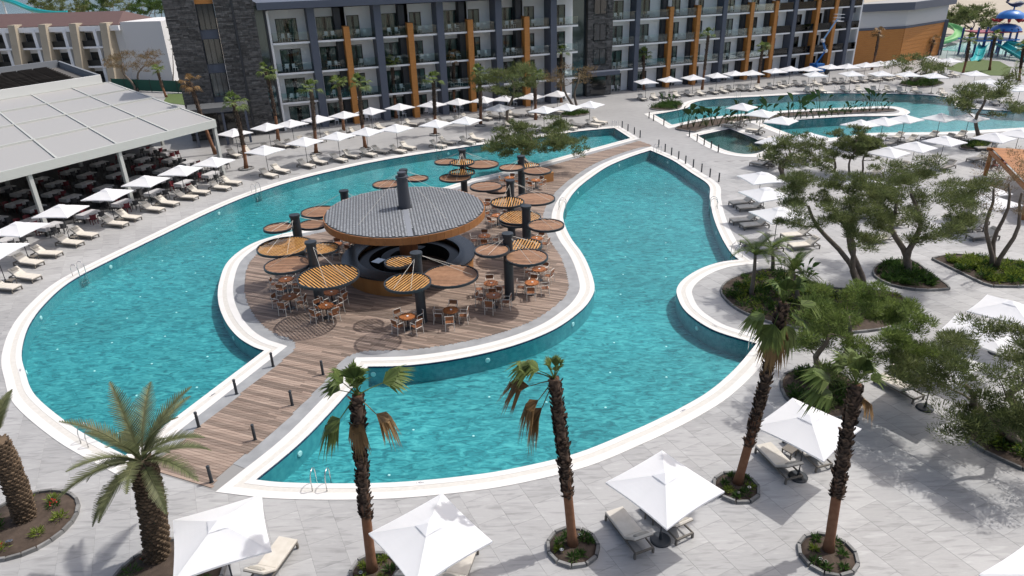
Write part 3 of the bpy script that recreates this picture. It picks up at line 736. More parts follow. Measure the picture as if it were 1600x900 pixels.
# ---- lily-pad sunshades: a mast with several timber discs hung on cables
MASTR, MASTH = .27, 4.0
MAST = MB().lathe([(.30, 0), (.30, .04), (MASTR, .05), (MASTR, MASTH-.12), (MASTR+.05, MASTH-.12), (MASTR+.05, MASTH), (.05, MASTH+.02)], 20).mesh('mast', BLACKM)
def disc_mesh(Rd, solid, dirn):
    "planks or open slats inside a dark steel hoop"
    b = MB(); w = .115 if solid else .075; pitch = .122 if solid else .165
    n = int(Rd/pitch)+1
    for k in range(-n, n+1):
        y = k*pitch; r = Rd-.04
        ya, yb = y-w/2, y+w/2; h = max(abs(ya), abs(yb))
        if h >= r: continue
        L = math.sqrt(r*r-h*h)
        b.box(-L, L, ya, yb, -.0 if solid else -.0, .03 if solid else .026, Matrix.Rotation(dirn, 4, 'Z'))
    hoop = MB().lathe([(Rd-.035, -.07), (Rd+.03, -.07), (Rd+.03, .06), (Rd-.035, .06), (Rd-.035, -.07)], 40, cap0=False, cap1=False)
    for a in (0, math.pi/2):
        hoop.box(-Rd+.03, Rd-.03, -.03, .03, -.068, -.042, Matrix.Rotation(dirn+math.pi/2+a, 4, 'Z'))
    return b, hoop
LILY = [((460,336),[(435,356,22,1),(490,351,23,1),(446,385,42,0)],'beside the left pool, hung with one big slatted disc'),
        ((537,298),[(491,332,28,1),(560,322,24,1)],'behind the big bar roof at the left pool edge'),
        ((485,378),[(451,414,35,1),(512,431,47,0),(502,390,26,0)],'over the left group of tables'),
        ((650,395),[(637,442,36,0),(704,431,43,1),(625,410,23,0)],'in front of the round bar'),
        ((793,365),[(769,391,27,1),(822,402,33,1),(818,384,28,0)],'right of the bar over three tables'),
        ((822,322),[(806,347,24,1),(852,352,28,1),(812,340,33,0)],'right of the bar beside the right pool'),
        ((797,282),[(793,316,26,0),(836,311,31,1),(779,296,21,1),(742,292,25,1)],'behind the bar with a big disc on each side'),
        ((814,244),[(799,262,19,1),(839,267,22,1),(827,259,16,0)],'farthest along the gangway beneath the tree'),
        ((722,234),[(754,257,25,1),(722,254,19,0),(697,253,18,1),(722,269,20,0),(701,285,25,1)],'at the left pool with five discs'),
        ((630,265),[(605,288,22,1),(652,279,17,1)],'rising behind the central roof mast')]
SLANT = {(512, 431): 120, (625, 410): 125, (812, 340): 110, (818, 384): 84, (793, 316): 80, (722, 254): 92, (722, 269): 92, (827, 259): 88}
for (tx, ty), discs, lab in LILY:
    m0 = px(tx, ty, MASTH); t = thing('lily_sunshade', 'dark mast with round timber discs '+lab, 'sunshade', (m0.x, m0.y, .03), 0, None)
    ob('mast', MAST, t)
    for (dx, dy, hwp, solid) in discs:
        best = None
        for zi in range(22, 37):
            z = zi*.1; c = px(dx, dy, z); Rd = hwp*proj(c)[2]/CF
            e = abs((c.xy-m0.xy).length-(Rd+MASTR+.04))
            if best is None or e < best[0]: best = (e, z, c, Rd)
        e, z, c, Rd = best; 
        v = (c.xy-m0.xy); need = Rd+MASTR+.04
        c2 = m0.xy+v.normalized()*max(min(v.length, need+.25), need)
        rel = c2-m0.xy; dirn = da_ang = (math.atan2(da.y, da.x)+R(20) if solid else R(SLANT.get((dx, dy), 68)))+random.uniform(-.15, .15)
        b, hoop = disc_mesh(Rd, solid, dirn)
        h = hoop.build('disc_hoop', BLACKM, t, (rel.x, rel.y, z-.03))
        b.build('plank_disc' if solid else 'slatted_disc', WOODDISC if solid else SLATC, h)
        u = rel.normalized()
        MB().tube([(0, 0, 0), (-u.x*(Rd+.2), -u.y*(Rd+.2), 0)], .03, 6).build('arm', BLACKM, h)
        for s in (-.5, .5):
            q = Matrix.Rotation(s, 2) @ u
            MB().tube([(u.x*.3, u.y*.3, MASTH-.25), (rel.x+q.x*Rd*.8, rel.y+q.y*Rd*.8, z)], .009, 5).build('cable', CABLE, t)

# ---- tables and chairs on the deck
CHS = MB()
for k in range(5): CHS.box(-.21, .21, -.2+k*.085, -.2+k*.085+.075, .43, .45)
CHS = CHS.mesh('seat', TEAK)
CHB = MB()
Mb = Matrix.Translation((0, .23, .62)) @ Matrix.Rotation(R(-10), 4, 'X')
CHB.box(-.21, .21, 0, .018, .0, .23, Mb); CHB = CHB.mesh('backrest', TEAK)
CLF = MB().tube([(0, 0, 0), (0, .0, .44), (0, 0, .64)], .016, 6).mesh('leg', ALU); CLB = MB().tube([(0, .05, 0), (0, 0, .44), (0, .03, .86)], .016, 6).mesh('leg', ALU)
CHA = MB().tube([(0, -.21, .64), (0, .24, .66)], .018, 6).mesh('armrest', ALU)
CHF = MB().tube([(-.23, 0, 0), (.23, 0, 0)], .014, 6).mesh('cross_bar', ALU)
def deck_chair(x, y, rz, label, group, z=.03):
    t = thing('deck_chair', label, 'chair', (x, y, z), rz, group)
    ob('seat', CHS, t); ob('backrest', CHB, t); 
    for q in ((0, .24, .86), (0, -.21, .42), (0, .22, .42)): ob('cross_bar', CHF, t, q)
    for s in (-.23, .23):
        ob('leg', CLF, t, (s, -.21, 0)); ob('leg', CLB, t, (s, .22, 0)); ob('armrest', CHA, t, (s, 0, 0))
tt = MB()
for k in range(-4, 5):
    h = max(abs(k*.085-.04), abs(k*.085+.04))
    if h < .4: L = math.sqrt(.4*.4-h*h); tt.box(-L, L, k*.085-.039, k*.085+.039, .72, .745)
tt.lathe([(.40, .70), (.415, .70), (.415, .748), (.40, .748)], 28, cap0=False, cap1=False)
TTOP = tt.mesh('table_top', mat('orange_teak_table', (.30, .105, .035), .45, var=(.36, .14, .05), scale=5, isl=.12))
TPOST = MB().lathe([(.24, 0), (.24, .02), (.04, .035), (.035, .70), (.2, .705), (.2, .715)], 16).mesh('pedestal', BLACKM)
ASH = MB().lathe([(.055, 0), (.06, .035), (.045, .035), (.04, .012)], 12).mesh('ashtray', LIGHTP)
TABLES = [((452,463),.6,'under the left lily discs at the deck edge'),((509,477),.05,'standing beside the left lily mast'),((446,436),.7,'under the brown disc at the left pool'),((517,456),.3,'behind the mast of the left lily shade'),((636,494),.0,'in front of the mast before the bar'),((704,484),.75,'in open sun between two lily masts'),((771,461),.5,'left of the right hand mast, front one'),((767,442),.9,'left of the right hand mast, rear one'),((831,441),.65,'in the sun right of the right hand mast'),((842,420),.3,'under the disc edge by the slate band'),((757,368),.8,'in the open behind the bar roof rim'),((777,336),.1,'orange topped beside the bar roof'),((758,318),.6,'between the bar roof and the far masts'),((838,372),.4,'beside the mast nearest the right pool'),((557,377),.3,'behind the bar on the left pool side'),((525,381),.9,'at the left pool edge behind the bar'),((796,277),.5,'under the farthest lily discs'),((837,281),.2,'beside the timber box on the gangway')]
for (tx, ty), rot, lab in TABLES:
    p = px(tx, ty, .78); t = thing('deck_table', 'round slatted teak table '+lab, 'table', (p.x, p.y, .03), rot, None); ob('table_top', TTOP, t); ob('pedestal', TPOST, t)
    tag(ob('ashtray', ASH, None, (p.x+.03, p.y-.02, .78)), 'small white ashtray on the table '+lab, 'ashtray')
    for k in range(4):
        a = rot+k*math.pi/2+math.pi/4; r = .66+random.uniform(-.04, .09)
        deck_chair(p.x+r*math.cos(a), p.y+r*math.sin(a), a-math.pi/2+random.uniform(-.15, .15), 'slatted armchair at the table '+lab, 'chairs round the table '+lab)
p = px(855, 284); MBx = MB(); MBx.box(-.5, .5, -.25, .25, 0, .75, Mz(0, 0, 0, .5)); MBx.box(-.53, .53, -.28, .28, .75, .79, Mz(0, 0, 0, .5))
tag(MBx.build('timber_station', OAK, None, (p.x, p.y, .03)), 'orange timber waiter station standing on the gangway deck', 'cabinet')

# ================================================================ HOTEL
HA = px(430, 205); HANG = R(21.3)
hotel = thing('hotel_building', 'four storey white hotel with balconies, blue grey fins and orange wood columns', 'hotel', (HA.x, HA.y, 0), HANG)
FZ = [0.0, 3.25, 6.6, 9.95]; EZ = 13.35
wallb = MB(); GPAN = {}
def winmesh(w, h):
    k = (round(w, 2), round(h, 2))
    if k in GPAN: return GPAN[k]
    f = MB(); t = .07
    f.box(0, w, -.06, .06, 0, t); f.box(0, w, -.06, .06, h-t, h); f.box(0, t, -.06, .06, t, h-t); f.box(w-t, w, -.06, .06, t, h-t); f.box(w/2-t/2, w/2+t/2, -.05, .05, t, h-t)
    p = MB(); p.box(t, w/2-t/2, -.012, .012, t, h-t); p.box(w/2+t/2, w-t, -.012, .012, t, h-t)
    c = MB(); n = 26; vs = []; 
    for i in range(n+1):
        x = .1+(w-.2)*i/n; y = .13+.04*math.sin(i*2.1); vs += [(x, y, .08), (x, y, h-.1)]
    q = [(2*i, 2*i+2, 2*i+3, 2*i+1) for i in range(n) if not (.38 < i/n < .58)]
    c.add(vs, q)
    GPAN[k] = (f.mesh('window_frame', FRAME), p.mesh('window_pane', PANE), c.mesh('curtain', CURT)); return GPAN[k]
chm = MB(); chm.box(-.23, .23, -.22, .22, .42, .46); chm.box(-.22, .22, .2, .24, .46, .88)
for sx in (-.2, .2):
    for sy in (-.2, .2): chm.box(sx-.02, sx+.02, sy-.02, sy+.02, 0, .42)
    chm.box(sx-.025, sx+.025, -.2, .2, .62, .65)
BCH = chm.mesh('balcony_chair', WCHAIR)
FLN = ['ground', 'first', 'second', 'top']
BAY = {}
def room(u0, u1, w0, w1, V, fl, wing, dark=None, end=False):
    "one room bay: wall with an opening, window, balcony, two chairs"
    z = FZ[fl]; zt = (FZ+[EZ])[fl+1]; hw_ = 2.45; D = 1.65 if wing == 'left' else 1.2
    y = V+D
    for a, b, z0, z1 in ((u0, w0, z, zt), (w1, u1, z, zt), (w0, w1, z+hw_, zt)):
        if b-a > .01: wallb.box(a, b, y, y+.25, z0, z1)
    f, p, c = winmesh(w1-w0, hw_)
    wo = ob('window_frame', f, hotel, (w0, y+.1, z)); ob('window_pane', p, wo); ob('curtain', c, wo)
    if dark: MB().box(dark[0], dark[1], V+.5, y-.003, z, zt).build('charcoal_panel', DARKP, hotel)
    if fl > 0:
        MB().box(u0+.02, u1-.02, V-.25, y-.004, z-.24, z-.02).build('balcony_slab', SLABE, hotel)
        MB().box(u0+.03, u1-.03, V-.24, y-.005, z-.019, z-.005).build('balcony_floor', DARKP, hotel)
        g = MB().box(u0+.05, u1-.05, V-.215, V-.20, z+.02, z+1.05)
        if end: g.box(u0+.05, u0+.065, V-.20, y-.05, z+.02, z+1.05)
        g.build('glass_balustrade', GLASS, hotel)
    M_ = hotel.matrix_world if False else Mz(HA.x, HA.y, 0, HANG)
    BAY[(wing, fl)] = BAY.get((wing, fl), -1)+1; bay = ORD[BAY[(wing, fl)]]
    for k in range(2):
        q = M_ @ Vector((u0+(u1-u0)*(.28 if end else .35)+k*.95, V+.55+random.uniform(-.1, .15), z+.0))
        tag(ob('balcony_chair', BCH, None, q, HANG+random.uniform(-.5, .5)+(.5 if k else -.4)), 'white chair, %s floor %s, %s bay from the stone %s' % (FLN[fl], 'balcony' if fl else 'terrace', bay, 'tower' if wing == 'left' else 'entrance'), 'chair', 'white chairs, %s floor, %s wing' % (FLN[fl], wing))
CW = .85
def column(u, V, z1, m, nm, w=CW, d0=-.55, d1=1.6):
    MB().box(u-w/2, u+w/2, V+d0, V+d1, 0, z1).build(nm, m, hotel)
LC = [5.95+7.68*k for k in range(5)]
for fl in range(4):
    room(1.35, LC[0]-CW/2, 2.1, 4.5, 0, fl, 'left', end=True)
    for k in range(4):
        mid = (LC[k]+LC[k+1])/2
        room(LC[k]+CW/2, mid-.35, LC[k]+.75, LC[k]+2.75, 0, fl, 'left', dark=(mid-1.1, mid-.36))
        room(mid+.35, LC[k+1]-CW/2, mid+.5, mid+2.0, 0, fl, 'left')
    room(LC[4]+CW/2, LC[4]+3.7, LC[4]+.7, LC[4]+2.7, 0, fl, 'left')
for k in range(5): column(LC[k], 0, EZ+.2, BLUEG, 'blue_grey_fin')
for k in range(4): column((LC[k]+LC[k+1])/2, 0, 11.3, ORANGE, 'orange_column', .7, -.6, 1.62)
RV = 3.3; RC = [51.5, 66.5, 79.9, 91.4]; OC = [(57.1, 61.8), (71.5, 76.1), (84.4, 88.1)]
for fl in range(4):
    room(46.95, RC[0]-CW/2, 47.9, 50.0, RV, fl, 'right')
    for k in range(3):
        o1, o2 = OC[k]
        room(RC[k]+CW/2, o1-.35, RC[k]+1.25, RC[k]+2.85, RV, fl, 'right', dark=(o1-1.0, o1-.36))
        room(o1+.35, o2-.35, o1+.95, o1+2.45, RV, fl, 'right', dark=(o2-.9, o2-.36))
        room(o2+.35, RC[k+1]-CW/2, o2+.9, o2+1.9, RV, fl, 'right')
    room(RC[3]+CW/2, 93.6, 92.1, 93.2, RV, fl, 'right')
for k in range(4): column(RC[k], RV, EZ+.2, BLUEG, 'blue_grey_fin', .7, -.4, 1.15)
for k in range(3):
    for f_ in OC[k]: column(f_, RV, 11.3, ORANGE, 'orange_column', .62, -.45, 1.17)
wallb.box(1.1, 1.35, -.2, 14, 0, EZ); wallb.box(93.6, 93.9, RV-.1, 14, 0, EZ); wallb.box(40.2, 40.6, 1.9, 5, 0, EZ)
wallb.build('rendered_wall', WHITEW, hotel)
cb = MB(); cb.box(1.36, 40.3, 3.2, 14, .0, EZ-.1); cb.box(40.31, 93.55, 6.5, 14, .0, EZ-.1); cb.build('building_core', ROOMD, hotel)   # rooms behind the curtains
rb = MB(); rb.box(.2, 41.5, -1.4, 15, EZ+.2, EZ+.95); rb.box(41.501, 94.8, RV-1.4, 15, EZ+.2, EZ+.95); rb.build('roof_fascia', BLUEG, hotel)
# stone entrance with mirror glass strip
MB().box(40.65, 43.0, 2.6, 3.0, .1, EZ).build('glazed_strip', mat('mirror_glass', (.10, .13, .14), .06, metal=.7), hotel)
def stones(b, x0, x1, y, z0, z1, M=None, seed=1, hmin=.12, hmax=.28, proud=.07, holes=()):
    "courses of ledge stone, each proud of the wall by its own amount"
    r = random.Random(seed); z = z0
    while z < z1:
        h = min(r.uniform(hmin, hmax), z1-z); x = x0
        while x < x1:
            w = min(r.uniform(.35, 1.0), x1-x)
            if not any(a < x+w/2 < b_ and c < z+h/2 < d for a, b_, c, d in holes): b.box(x+.006, x+w-.006, y-r.uniform(.01, proud), y+.05, z+.006, z+h-.006, M)
            x += w
        z += h
holes = [(43.9, 45.9, 4.3, 6.4), (43.9, 45.9, 7.5, 9.7), (43.9, 45.9, 10.9, 13.2), (43.6, 46.0, 0, 2.7)]
st = MB(); stones(st, 43.0, 46.9, 2.0, 0, EZ, holes=holes); o = st.build('ledge_stones', STONE, hotel); o['kind'] = 'stuff'
MB().box(43.02, 46.88, 2.06, 3.4, 0, EZ).build('entrance_wall', mat('stone_joint', (.05, .05, .05), .9), hotel)
for (a, b_, c, d) in holes[:3]:
    f, p, c_ = winmesh(b_-a, d-c); wo = ob('entrance_window', f, hotel, (a, 1.98, c)); MB().box(.07, b_-a-.07, -.0, .04, .07, d-c-.07).build('window_pane', mat('dark_reflecting_glass', (.03, .035, .04), .05, spec=.9), wo)
MB().box(43.6, 46.0, 1.96, 2.04, 0, 2.65).build('entrance_door', mat('dark_door_glass', (.012, .013, .014), .08, spec=.8), hotel)
MB().box(42.9, 47.4, .4, 2.0, 2.95, 3.5).build('entrance_canopy', BLUEG, hotel)

# stone stair tower left of the wing
tw = thing('stone_tower', 'dark ledge stone tower with tall glazing and a flat entrance canopy', 'tower', (HA.x, HA.y, 0), HANG)
TV = -1.0
for k, (a, b_) in enumerate(((-9.1, -6.05), (-4.15, -2.45), (-2.2, -.1))):
    s_ = MB(); stones(s_, a, b_, TV, 0, 15.5, seed=k+5, hmin=.10, hmax=.24, proud=.09)
    if k == 0: stones(s_, 0, 6, 0, 0, 15.5, M=Mz(a, TV+6.0, 0, -math.pi/2), seed=9, hmin=.10, hmax=.24, proud=.09)
    o = s_.build('ledge_stones', STONE, tw); o['kind'] = 'stuff'
    MB().box(a+.02, b_-.02, TV+.06, TV+6, 0, 15.5).build('pylon', MATS['stone_joint'], tw)
MB().box(-6.04, -4.16, TV+.5, TV+.8, 0, 15.5).build('spandrel', BLUEG, tw)
for z in (4.6, 8.2, 11.8):
    wo = MB().box(-5.95, -4.25, TV+.40, TV+.47, z, z+2.6).build('tower_window', mat('tower_glass', (.10, .11, .115), .08, metal=.55), tw)
    for k in range(4): MB().box(-5.95+k*.55, -5.89+k*.55, TV+.33, TV+.41, z, z+2.6).build('mullion', FRAME, wo)
MB().box(-6.04, -4.16, TV+.35, TV+.49, 14.4, 15.5).build('timber_panel', ORANGE, tw)
MB().box(-2.44, -2.21, TV-.1, TV+5, 0, 15.5).build('dark_rib', DARKP, tw)
MB().box(-.09, .84, TV+1.0, TV+1.2, 0, 14).build('glazed_strip', MATS['mirror_glass'], tw); MB().box(.85, 1.09, TV+.6, TV+1.6, 0, 14).build('corner_trim', DARKP, tw)
MB().box(-8.9, -2.6, TV-4.0, TV-.12, 3.6, 4.1).build('canopy', mat('grey_canopy', (.10, .105, .11), .6), tw)
for u_ in (-8.4, -5.4, -3.0): MB().box(u_-.12, u_+.12, TV-3.9, TV-3.66, 0, 3.6).build('canopy_post', BLUEG, tw)
MB().box(-6.0, -4.2, TV+.25, TV+.3, 0, 2.7).build('entrance_door', MATS['dark_door_glass'], tw)

# timber clad block at the right
K = px(1403, 100); K1 = px(1318, 106); K2 = px(1466, 86)
h1, h2, h3 = over(K, 44), over(K, 15), over(K, 3)
blk = thing('timber_clad_block', 'block clad in orange brown timber boards below and pale grey render above', 'building', (K.x, K.y, 0))
for nm, e, sd in (('a', K1-K, -1), ('b', K2-K, 1)):
    L = e.length; ang = math.atan2(e.y, e.x); n = int(h1/.31)
    for k in range(n):
        z = .05+k*(h1-.1)/n; y0, y1 = ((-.0, .12) if sd > 0 else (-.12, 0))
        MB().box(.06, L, y0-(.02 if k % 2 else 0)*(1 if sd > 0 else 0), y1+(.02 if k % 2 and sd < 0 else 0), z, z+(h1-.1)/n-.02, Mz(0, 0, 0, ang)).build('timber_board', ORANGE, blk)
P4 = [(K1-K).xy, Vector((0, 0)), (K2-K).xy, (K1-K+K2-K).xy]
P4 = ccw(P4); MB().prism(tup(offset(P4, -.15)), 0, h1).build('core', DARKP, blk)
MB().prism(tup(offset(P4, .12)), h1-.02, h1+.35).build('dark_trim', BLUEG, blk)
MB().prism(tup(offset(P4, -.02)), h1+.35, h2).build('render_upper', mat('pale_grey_render', (.50, .51, .52), .8), blk)
MB().prism(tup(offset(P4, 1.0)), h2, h3).build('roof_fascia', BLUEG, blk)
MB().prism(tup(offset(P4, .6)), h3-.3, h3+.02).build('roof_deck', mat('grey_roof', (.3, .3, .29), .8), blk)
MB().box(-.35, .35, -.35, .35, 0, h1+.4, Mz((K2-K).x, (K2-K).y)).build('corner_pier', BLUEG, blk)

# ================================================================ PAVILION
Q1, Q2, Q3 = px(353, 274), px(200, 320), px(76, 366)
fd = (Q3-Q1).normalized(); PH = 5.1
Qb = px(170, 129, PH); bd = (Qb-Vector((Q1.x, Q1.y, PH))); BL = bd.length; bd.normalize()
pav = thing('pavilion', 'open dining pavilion with pale louvred roof on slim posts', 'pavilion', (Q1.x, Q1.y, 0))
def PV(a, b, z): return Vector((fd.x*a+bd.x*b, fd.y*a+bd.y*b, z))
FL_ = 46.0; step = (Q1-Q2).length*.5; NP = int(FL_/step)
def bar_(a0, b0, a1, b1, z0, z1, w, nm, m, par):
    p, q = PV(a0, b0, 0), PV(a1, b1, 0); L = (q-p).length; an = math.atan2((q-p).y, (q-p).x)
    return MB().box(0, L, -w/2, w/2, z0, z1, Mz(p.x, p.y, 0, an)).build(nm, m, par)
for k, a in enumerate((.15, (Q1-Q2).length, (Q1-Q3).length, (Q1-Q3).length*1.55)):
    for b in (.2, BL*.5, BL-.2):
        p = PV(a, b, 0); MB().box(-.14, .14, -.14, .14, 0, PH-.5, Mz(p.x, p.y, 0, math.atan2(fd.y, fd.x))).build('post', PAVF, pav)
bar_(0, 0, FL_, 0, PH-.55, PH+.12, .22, 'front_fascia', PAVF, pav); bar_(0, 0, 0, BL, PH-.5, PH+.1, .2, 'side_beam', PAVF, pav); bar_(0, BL, FL_, BL, PH-.5, PH+.1, .2, 'rear_beam', PAVF, pav)
NB = 4
for k in range(1, NB): bar_(.1, BL*k/NB, FL_, BL*k/NB, PH-.2, PH+.17, .2, 'roof_beam', PAVF, pav)
for i in range(1, NP): bar_(i*step, .1, i*step, BL-.1, PH-.2, PH+.13, .14, 'roof_beam', PAVF, pav)
lou = {}
for i in range(NP):
    for k in range(NB):
        b = MB(); a0, a1 = i*step+.1, (i+1)*step-.1; b0, b1 = BL*k/NB+.12, BL*(k+1)/NB-.12; n = 11
        for s in range(n):
            t0 = a0+(a1-a0)*s/n; t1 = t0+(a1-a0)/n-.012
            zc = PH-.02
            b.add([PV(t0, b0, zc+.06), PV(t1, b0, zc), PV(t1, b1, zc), PV(t0, b1, zc+.06), PV(t0, b0, zc), PV(t0, b1, zc)], [(0, 1, 2, 3), (0, 4, 1), (3, 2, 5), (0, 3, 5, 4)])
        b.build('louvre_panel', LOUV, pav)
# low building behind the pavilion, solar rows on its roof
kb = thing('kitchen_building', 'low flat roofed building with white parapet behind the pavilion', 'building', (Q1.x, Q1.y, 0))
KH = PH+.2
def pbox(a0, a1, b0, b1, z0, z1, nm, m, par):
    P = ccw([PV(a, b, 0).xy for a, b in ((a0, b0), (a1, b0), (a1, b1), (a0, b1))]); return MB().prism(tup(P), z0, z1).build(nm, m, par)
pbox(1, 60, BL+.3, BL+24, 0, KH, 'block', ROOFW, kb)
pbox(.8, 60, BL+.12, BL+.5, PH-.4, KH+.85, 'front_parapet', ROOFW, kb); pbox(.8, 1.15, BL+.5, BL+24, KH-.5, KH+.85, 'side_parapet', mat('grey_parapet', (.17, .185, .205), .7), kb); pbox(1.2, 60, BL+23.6, BL+24, KH-.5, KH+1.0, 'rear_parapet', MATS['grey_parapet'], kb)
pbox(1.2, 60, BL+.52, BL+23.5, KH, KH+.02, 'roof_felt', mat('brown_grey_roof', (.10, .095, .09), .9), kb)
for r in range(14):
    b0 = BL+1.6+r*1.5
    for a in range(0, 10):
        P = [PV(3.4+a*2.2, b0, KH+.55), PV(5.45+a*2.2, b0, KH+.55), PV(5.45+a*2.2, b0+.75, KH+.2), PV(3.4+a*2.2, b0+.75, KH+.2)]
        n_ = Vector((0, 0, -.05)); o = MB(); o.add([p for p in P]+[p+n_ for p in P], [(0, 1, 2, 3), (7, 6, 5, 4), (0, 4, 5, 1), (1, 5, 6, 2), (2, 6, 7, 3), (3, 7, 4, 0)])
        o = o.build('roof_panel', mat('black_panel', (.03, .028, .028), .4, isl=.4), None); o.location = (Q1.x, Q1.y, 0)
        tag(o, 'black tilted roof panel in the rows behind the white parapet', 'panel', 'black panels on the low roof')
P = ccw([PV(a, b, 0).xy+Q1.xy for a, b in ((1.2, .9), (FL_, .9), (FL_, BL-.1), (1.2, BL-.1))]); tag(sheet('pavilion_floor', tup(P), [], .006, mat('shade_darkened_floor', (.05, .05, .052), .7)), 'floor sheet under the dining pavilion, darkened to deepen its shade', kind='structure')  # sheet added with a dark tone that paints in the shade below the roof
# dining tables in the pavilion
dtop = MB(); dtop.box(-.75, .75, -.42, .42, .70, .75); dtop.box(-.76, .76, -.43, .43, .48, .70)
DT = dtop.mesh('tablecloth_top', mat('white_tablecloth', (.42, .42, .43), .9)); DL = MB().box(-.05, .05, -.05, .05, 0, .48).mesh('leg', FRAME)
dch = MB(); dch.box(-.22, .22, -.22, .22, .42, .48); dch.lathe([(.24, .48), (.27, .82)], 10, a0=R(10), a1=R(170), M=None)
for sx in (-.19, .19):
    for sy in (-.19, .19): dch.box(sx-.018, sx+.018, sy-.018, sy+.018, 0, .42)
DCR = dch.mesh('dining_chair', mat('dark_red_chair', (.11, .014, .02), .6)); DCG = dch.mesh('dining_chair_grey', mat('dark_grey_chair', (.05, .05, .052), .6))
rd = random.Random(5)
GL = MB().lathe([(.03, 0), (.005, .01), (.005, .08), (.035, .1), (.03, .17)], 8).mesh('wine_glass', glass_material('drinking_glass', (.9, .92, .92), 1.4))
nrow = 0
for jb in range(6):
    for ia in range(13):
        a, b = -1.2+ia*3.0+(jb % 2)*.9, -.3+jb*3.0
        if a < 1 and jb > 1: continue
        if a < 0 and jb == 0: continue
        p = Vector((Q1.x, Q1.y, 0))+PV(a, b, 0); an = math.atan2(fd.y, fd.x)+R(8)
        rw = ['front', 'second', 'third', 'fourth', 'fifth', 'sixth'][jb]
        t = thing('dining_table', 'white clothed dining table in the %s row of the pavilion' % rw, 'table', p, an, 'pavilion tables, %s row' % rw)
        ob('tablecloth', DT, t)
        for sx in (-.5, .5): ob('leg', DL, t, (sx, 0, 0))
        for sx in (-.4, .4):
            for sy in (-1, 1):
                red = rd.random() < .3; q = Matrix.Rotation(an, 2) @ Vector((sx, sy*(.72+rd.uniform(-.05, .15))))
                tag(ob('dining_chair', DCR if red else DCG, None, (p.x+q.x, p.y+q.y, 0), an+(0 if sy > 0 else math.pi)+rd.uniform(-.2, .2)), '%s dining chair at the %s row of pavilion tables' % ('dark red' if red else 'dark grey', rw), 'chair', '%s pavilion chairs, %s row' % ('red' if red else 'grey', rw))

# ================================================================ OLD HOTEL BLOCK AT THE LEFT
OB0 = px(184, 133); OE = over(OB0, 40); Pa, Pb = px(0, 43.5, OE), px(192, 38.5, OE); od = (Pb-Pa).normalized(); oang = math.atan2(od.y, od.x)
old = thing('old_hotel_block', 'older white block with tan fins, dark balconies and red tiled roof', 'building', (OB0.x, OB0.y, 0), oang)
SP = (Pb-Pa).length/192*47.5; NF = 7; OF = OE/3.05
MB().box(-SP*NF, 2.2, 2.2, 14, 0, OE).build('rendered_wall', WHITEW, old)
for k in range(NF):
    x = -k*SP
    MB().add([(x-.62, -1.6, 0), (x+.62, -1.6, 0), (x+.62, 2.2, 0), (x-.62, 2.2, 0), (x-.62, .3, OE+.4), (x+.62, .3, OE+.4), (x+.62, 2.2, OE+.4), (x-.62, 2.2, OE+.4)], [(0, 3, 2, 1), (4, 5, 6, 7), (0, 1, 5, 4), (1, 2, 6, 5), (2, 3, 7, 6), (3, 0, 4, 7)]).build('tan_fin', TANFIN, old)
    for fl in range(3):
        z = fl*OF
        if fl: MB().box(x-SP+.63, x-.63, .6, 2.19, z-.3, z).build('balcony_slab', WHITEW, old)
        MB().box(x-SP+.64, x-SP+2.9, .75, .82, z+.05, z+1.0).build('dark_railing', FRAME, old)
        MB().box(x-SP+2.95, x-SP+3.5, .8, 2.19, z, z+OF-.35).build('white_pier', WHITEW, old)
        w = MB().box(x-SP+.7, x-SP+2.5, 2.14, 2.2, z+.05, z+2.2).build('window', MATS['dark_reflecting_glass'], old); MB().box(x-SP+1.57, x-SP+1.63, 2.1, 2.14, z+.05, z+2.2).build('mullion', FRAME, w)
MB().box(-SP*NF, 2.2, .9, 2.3, OE-.9, OE-.1).build('eave_band', WHITEW, old)
MB().add([(-SP*NF, 1.2, OE), (2.0, 1.2, OE), (-.6, 8.5, OE+1.9), (-SP*NF, 8.5, OE+1.9), (2.0, 15.5, OE), (-SP*NF, 15.5, OE)], [(0, 1, 2, 3), (1, 4, 2), (3, 2, 4, 5)]).build('red_roof', REDROOF, old)
MB().box(2.3, 9.5, 1.5, 14, 0, OE+.4).build('white_end_block', mat('off_white_render', (.55, .55, .55), .8), old)
# green fence
fa, fb = px(178, 141), px(300, 146); fe = thing('green_fence', 'dark green mesh fence in front of the older block', 'fence', fa, math.atan2((fb-fa).y, (fb-fa).x))
L = (fb-fa).length; MB().box(0, L, -.02, .02, .1, 1.9).build('mesh_panel', mat('green_mesh', (.012, .07, .05), .8), fe)
for k in range(7): MB().box(L*k/6-.04, L*k/6+.04, -.05, .05, 0, 2.0).build('post', FRAME, fe)

# ================================================================ PERGOLA, BOOM LIFT, WATER PARK
g1, g2 = px(1539, 274), px(1597, 343); pd = (g2-g1).xy.normalized(); pn = Vector((-pd.y, pd.x)); 
if pn.x < 0: pn = -pn
pg = thing('timber_pergola', 'orange brown timber pergola with planked roof over a red chair', 'pergola', g1, 0); pL = (g2-g1).xy.length; pa = math.atan2(pd.y, pd.x); HP = over(g1, 236)
PW = mat('pergola_timber', (.36, .155, .05), .55, var=(.30, .12, .038), scale=2, isl=.15)
def pp(a, b): return pd*a+pn*b
for a in (0, pL):
    for b in (0, 6): q = pp(a, b); MB().box(-.14, .14, -.14, .14, 0, HP-.2, Mz(q.x, q.y, 0, pa)).build('post', PW, pg)
sgn = 1 if pn.dot(Vector((-pd.y, pd.x))) > 0 else -1
for b in (0, 6):
    q = pp(0, b); MB().box(-.4, pL+.4, -.1, .1, HP-.25, HP, Mz(q.x, q.y, 0, pa)).build('beam', PW, pg)
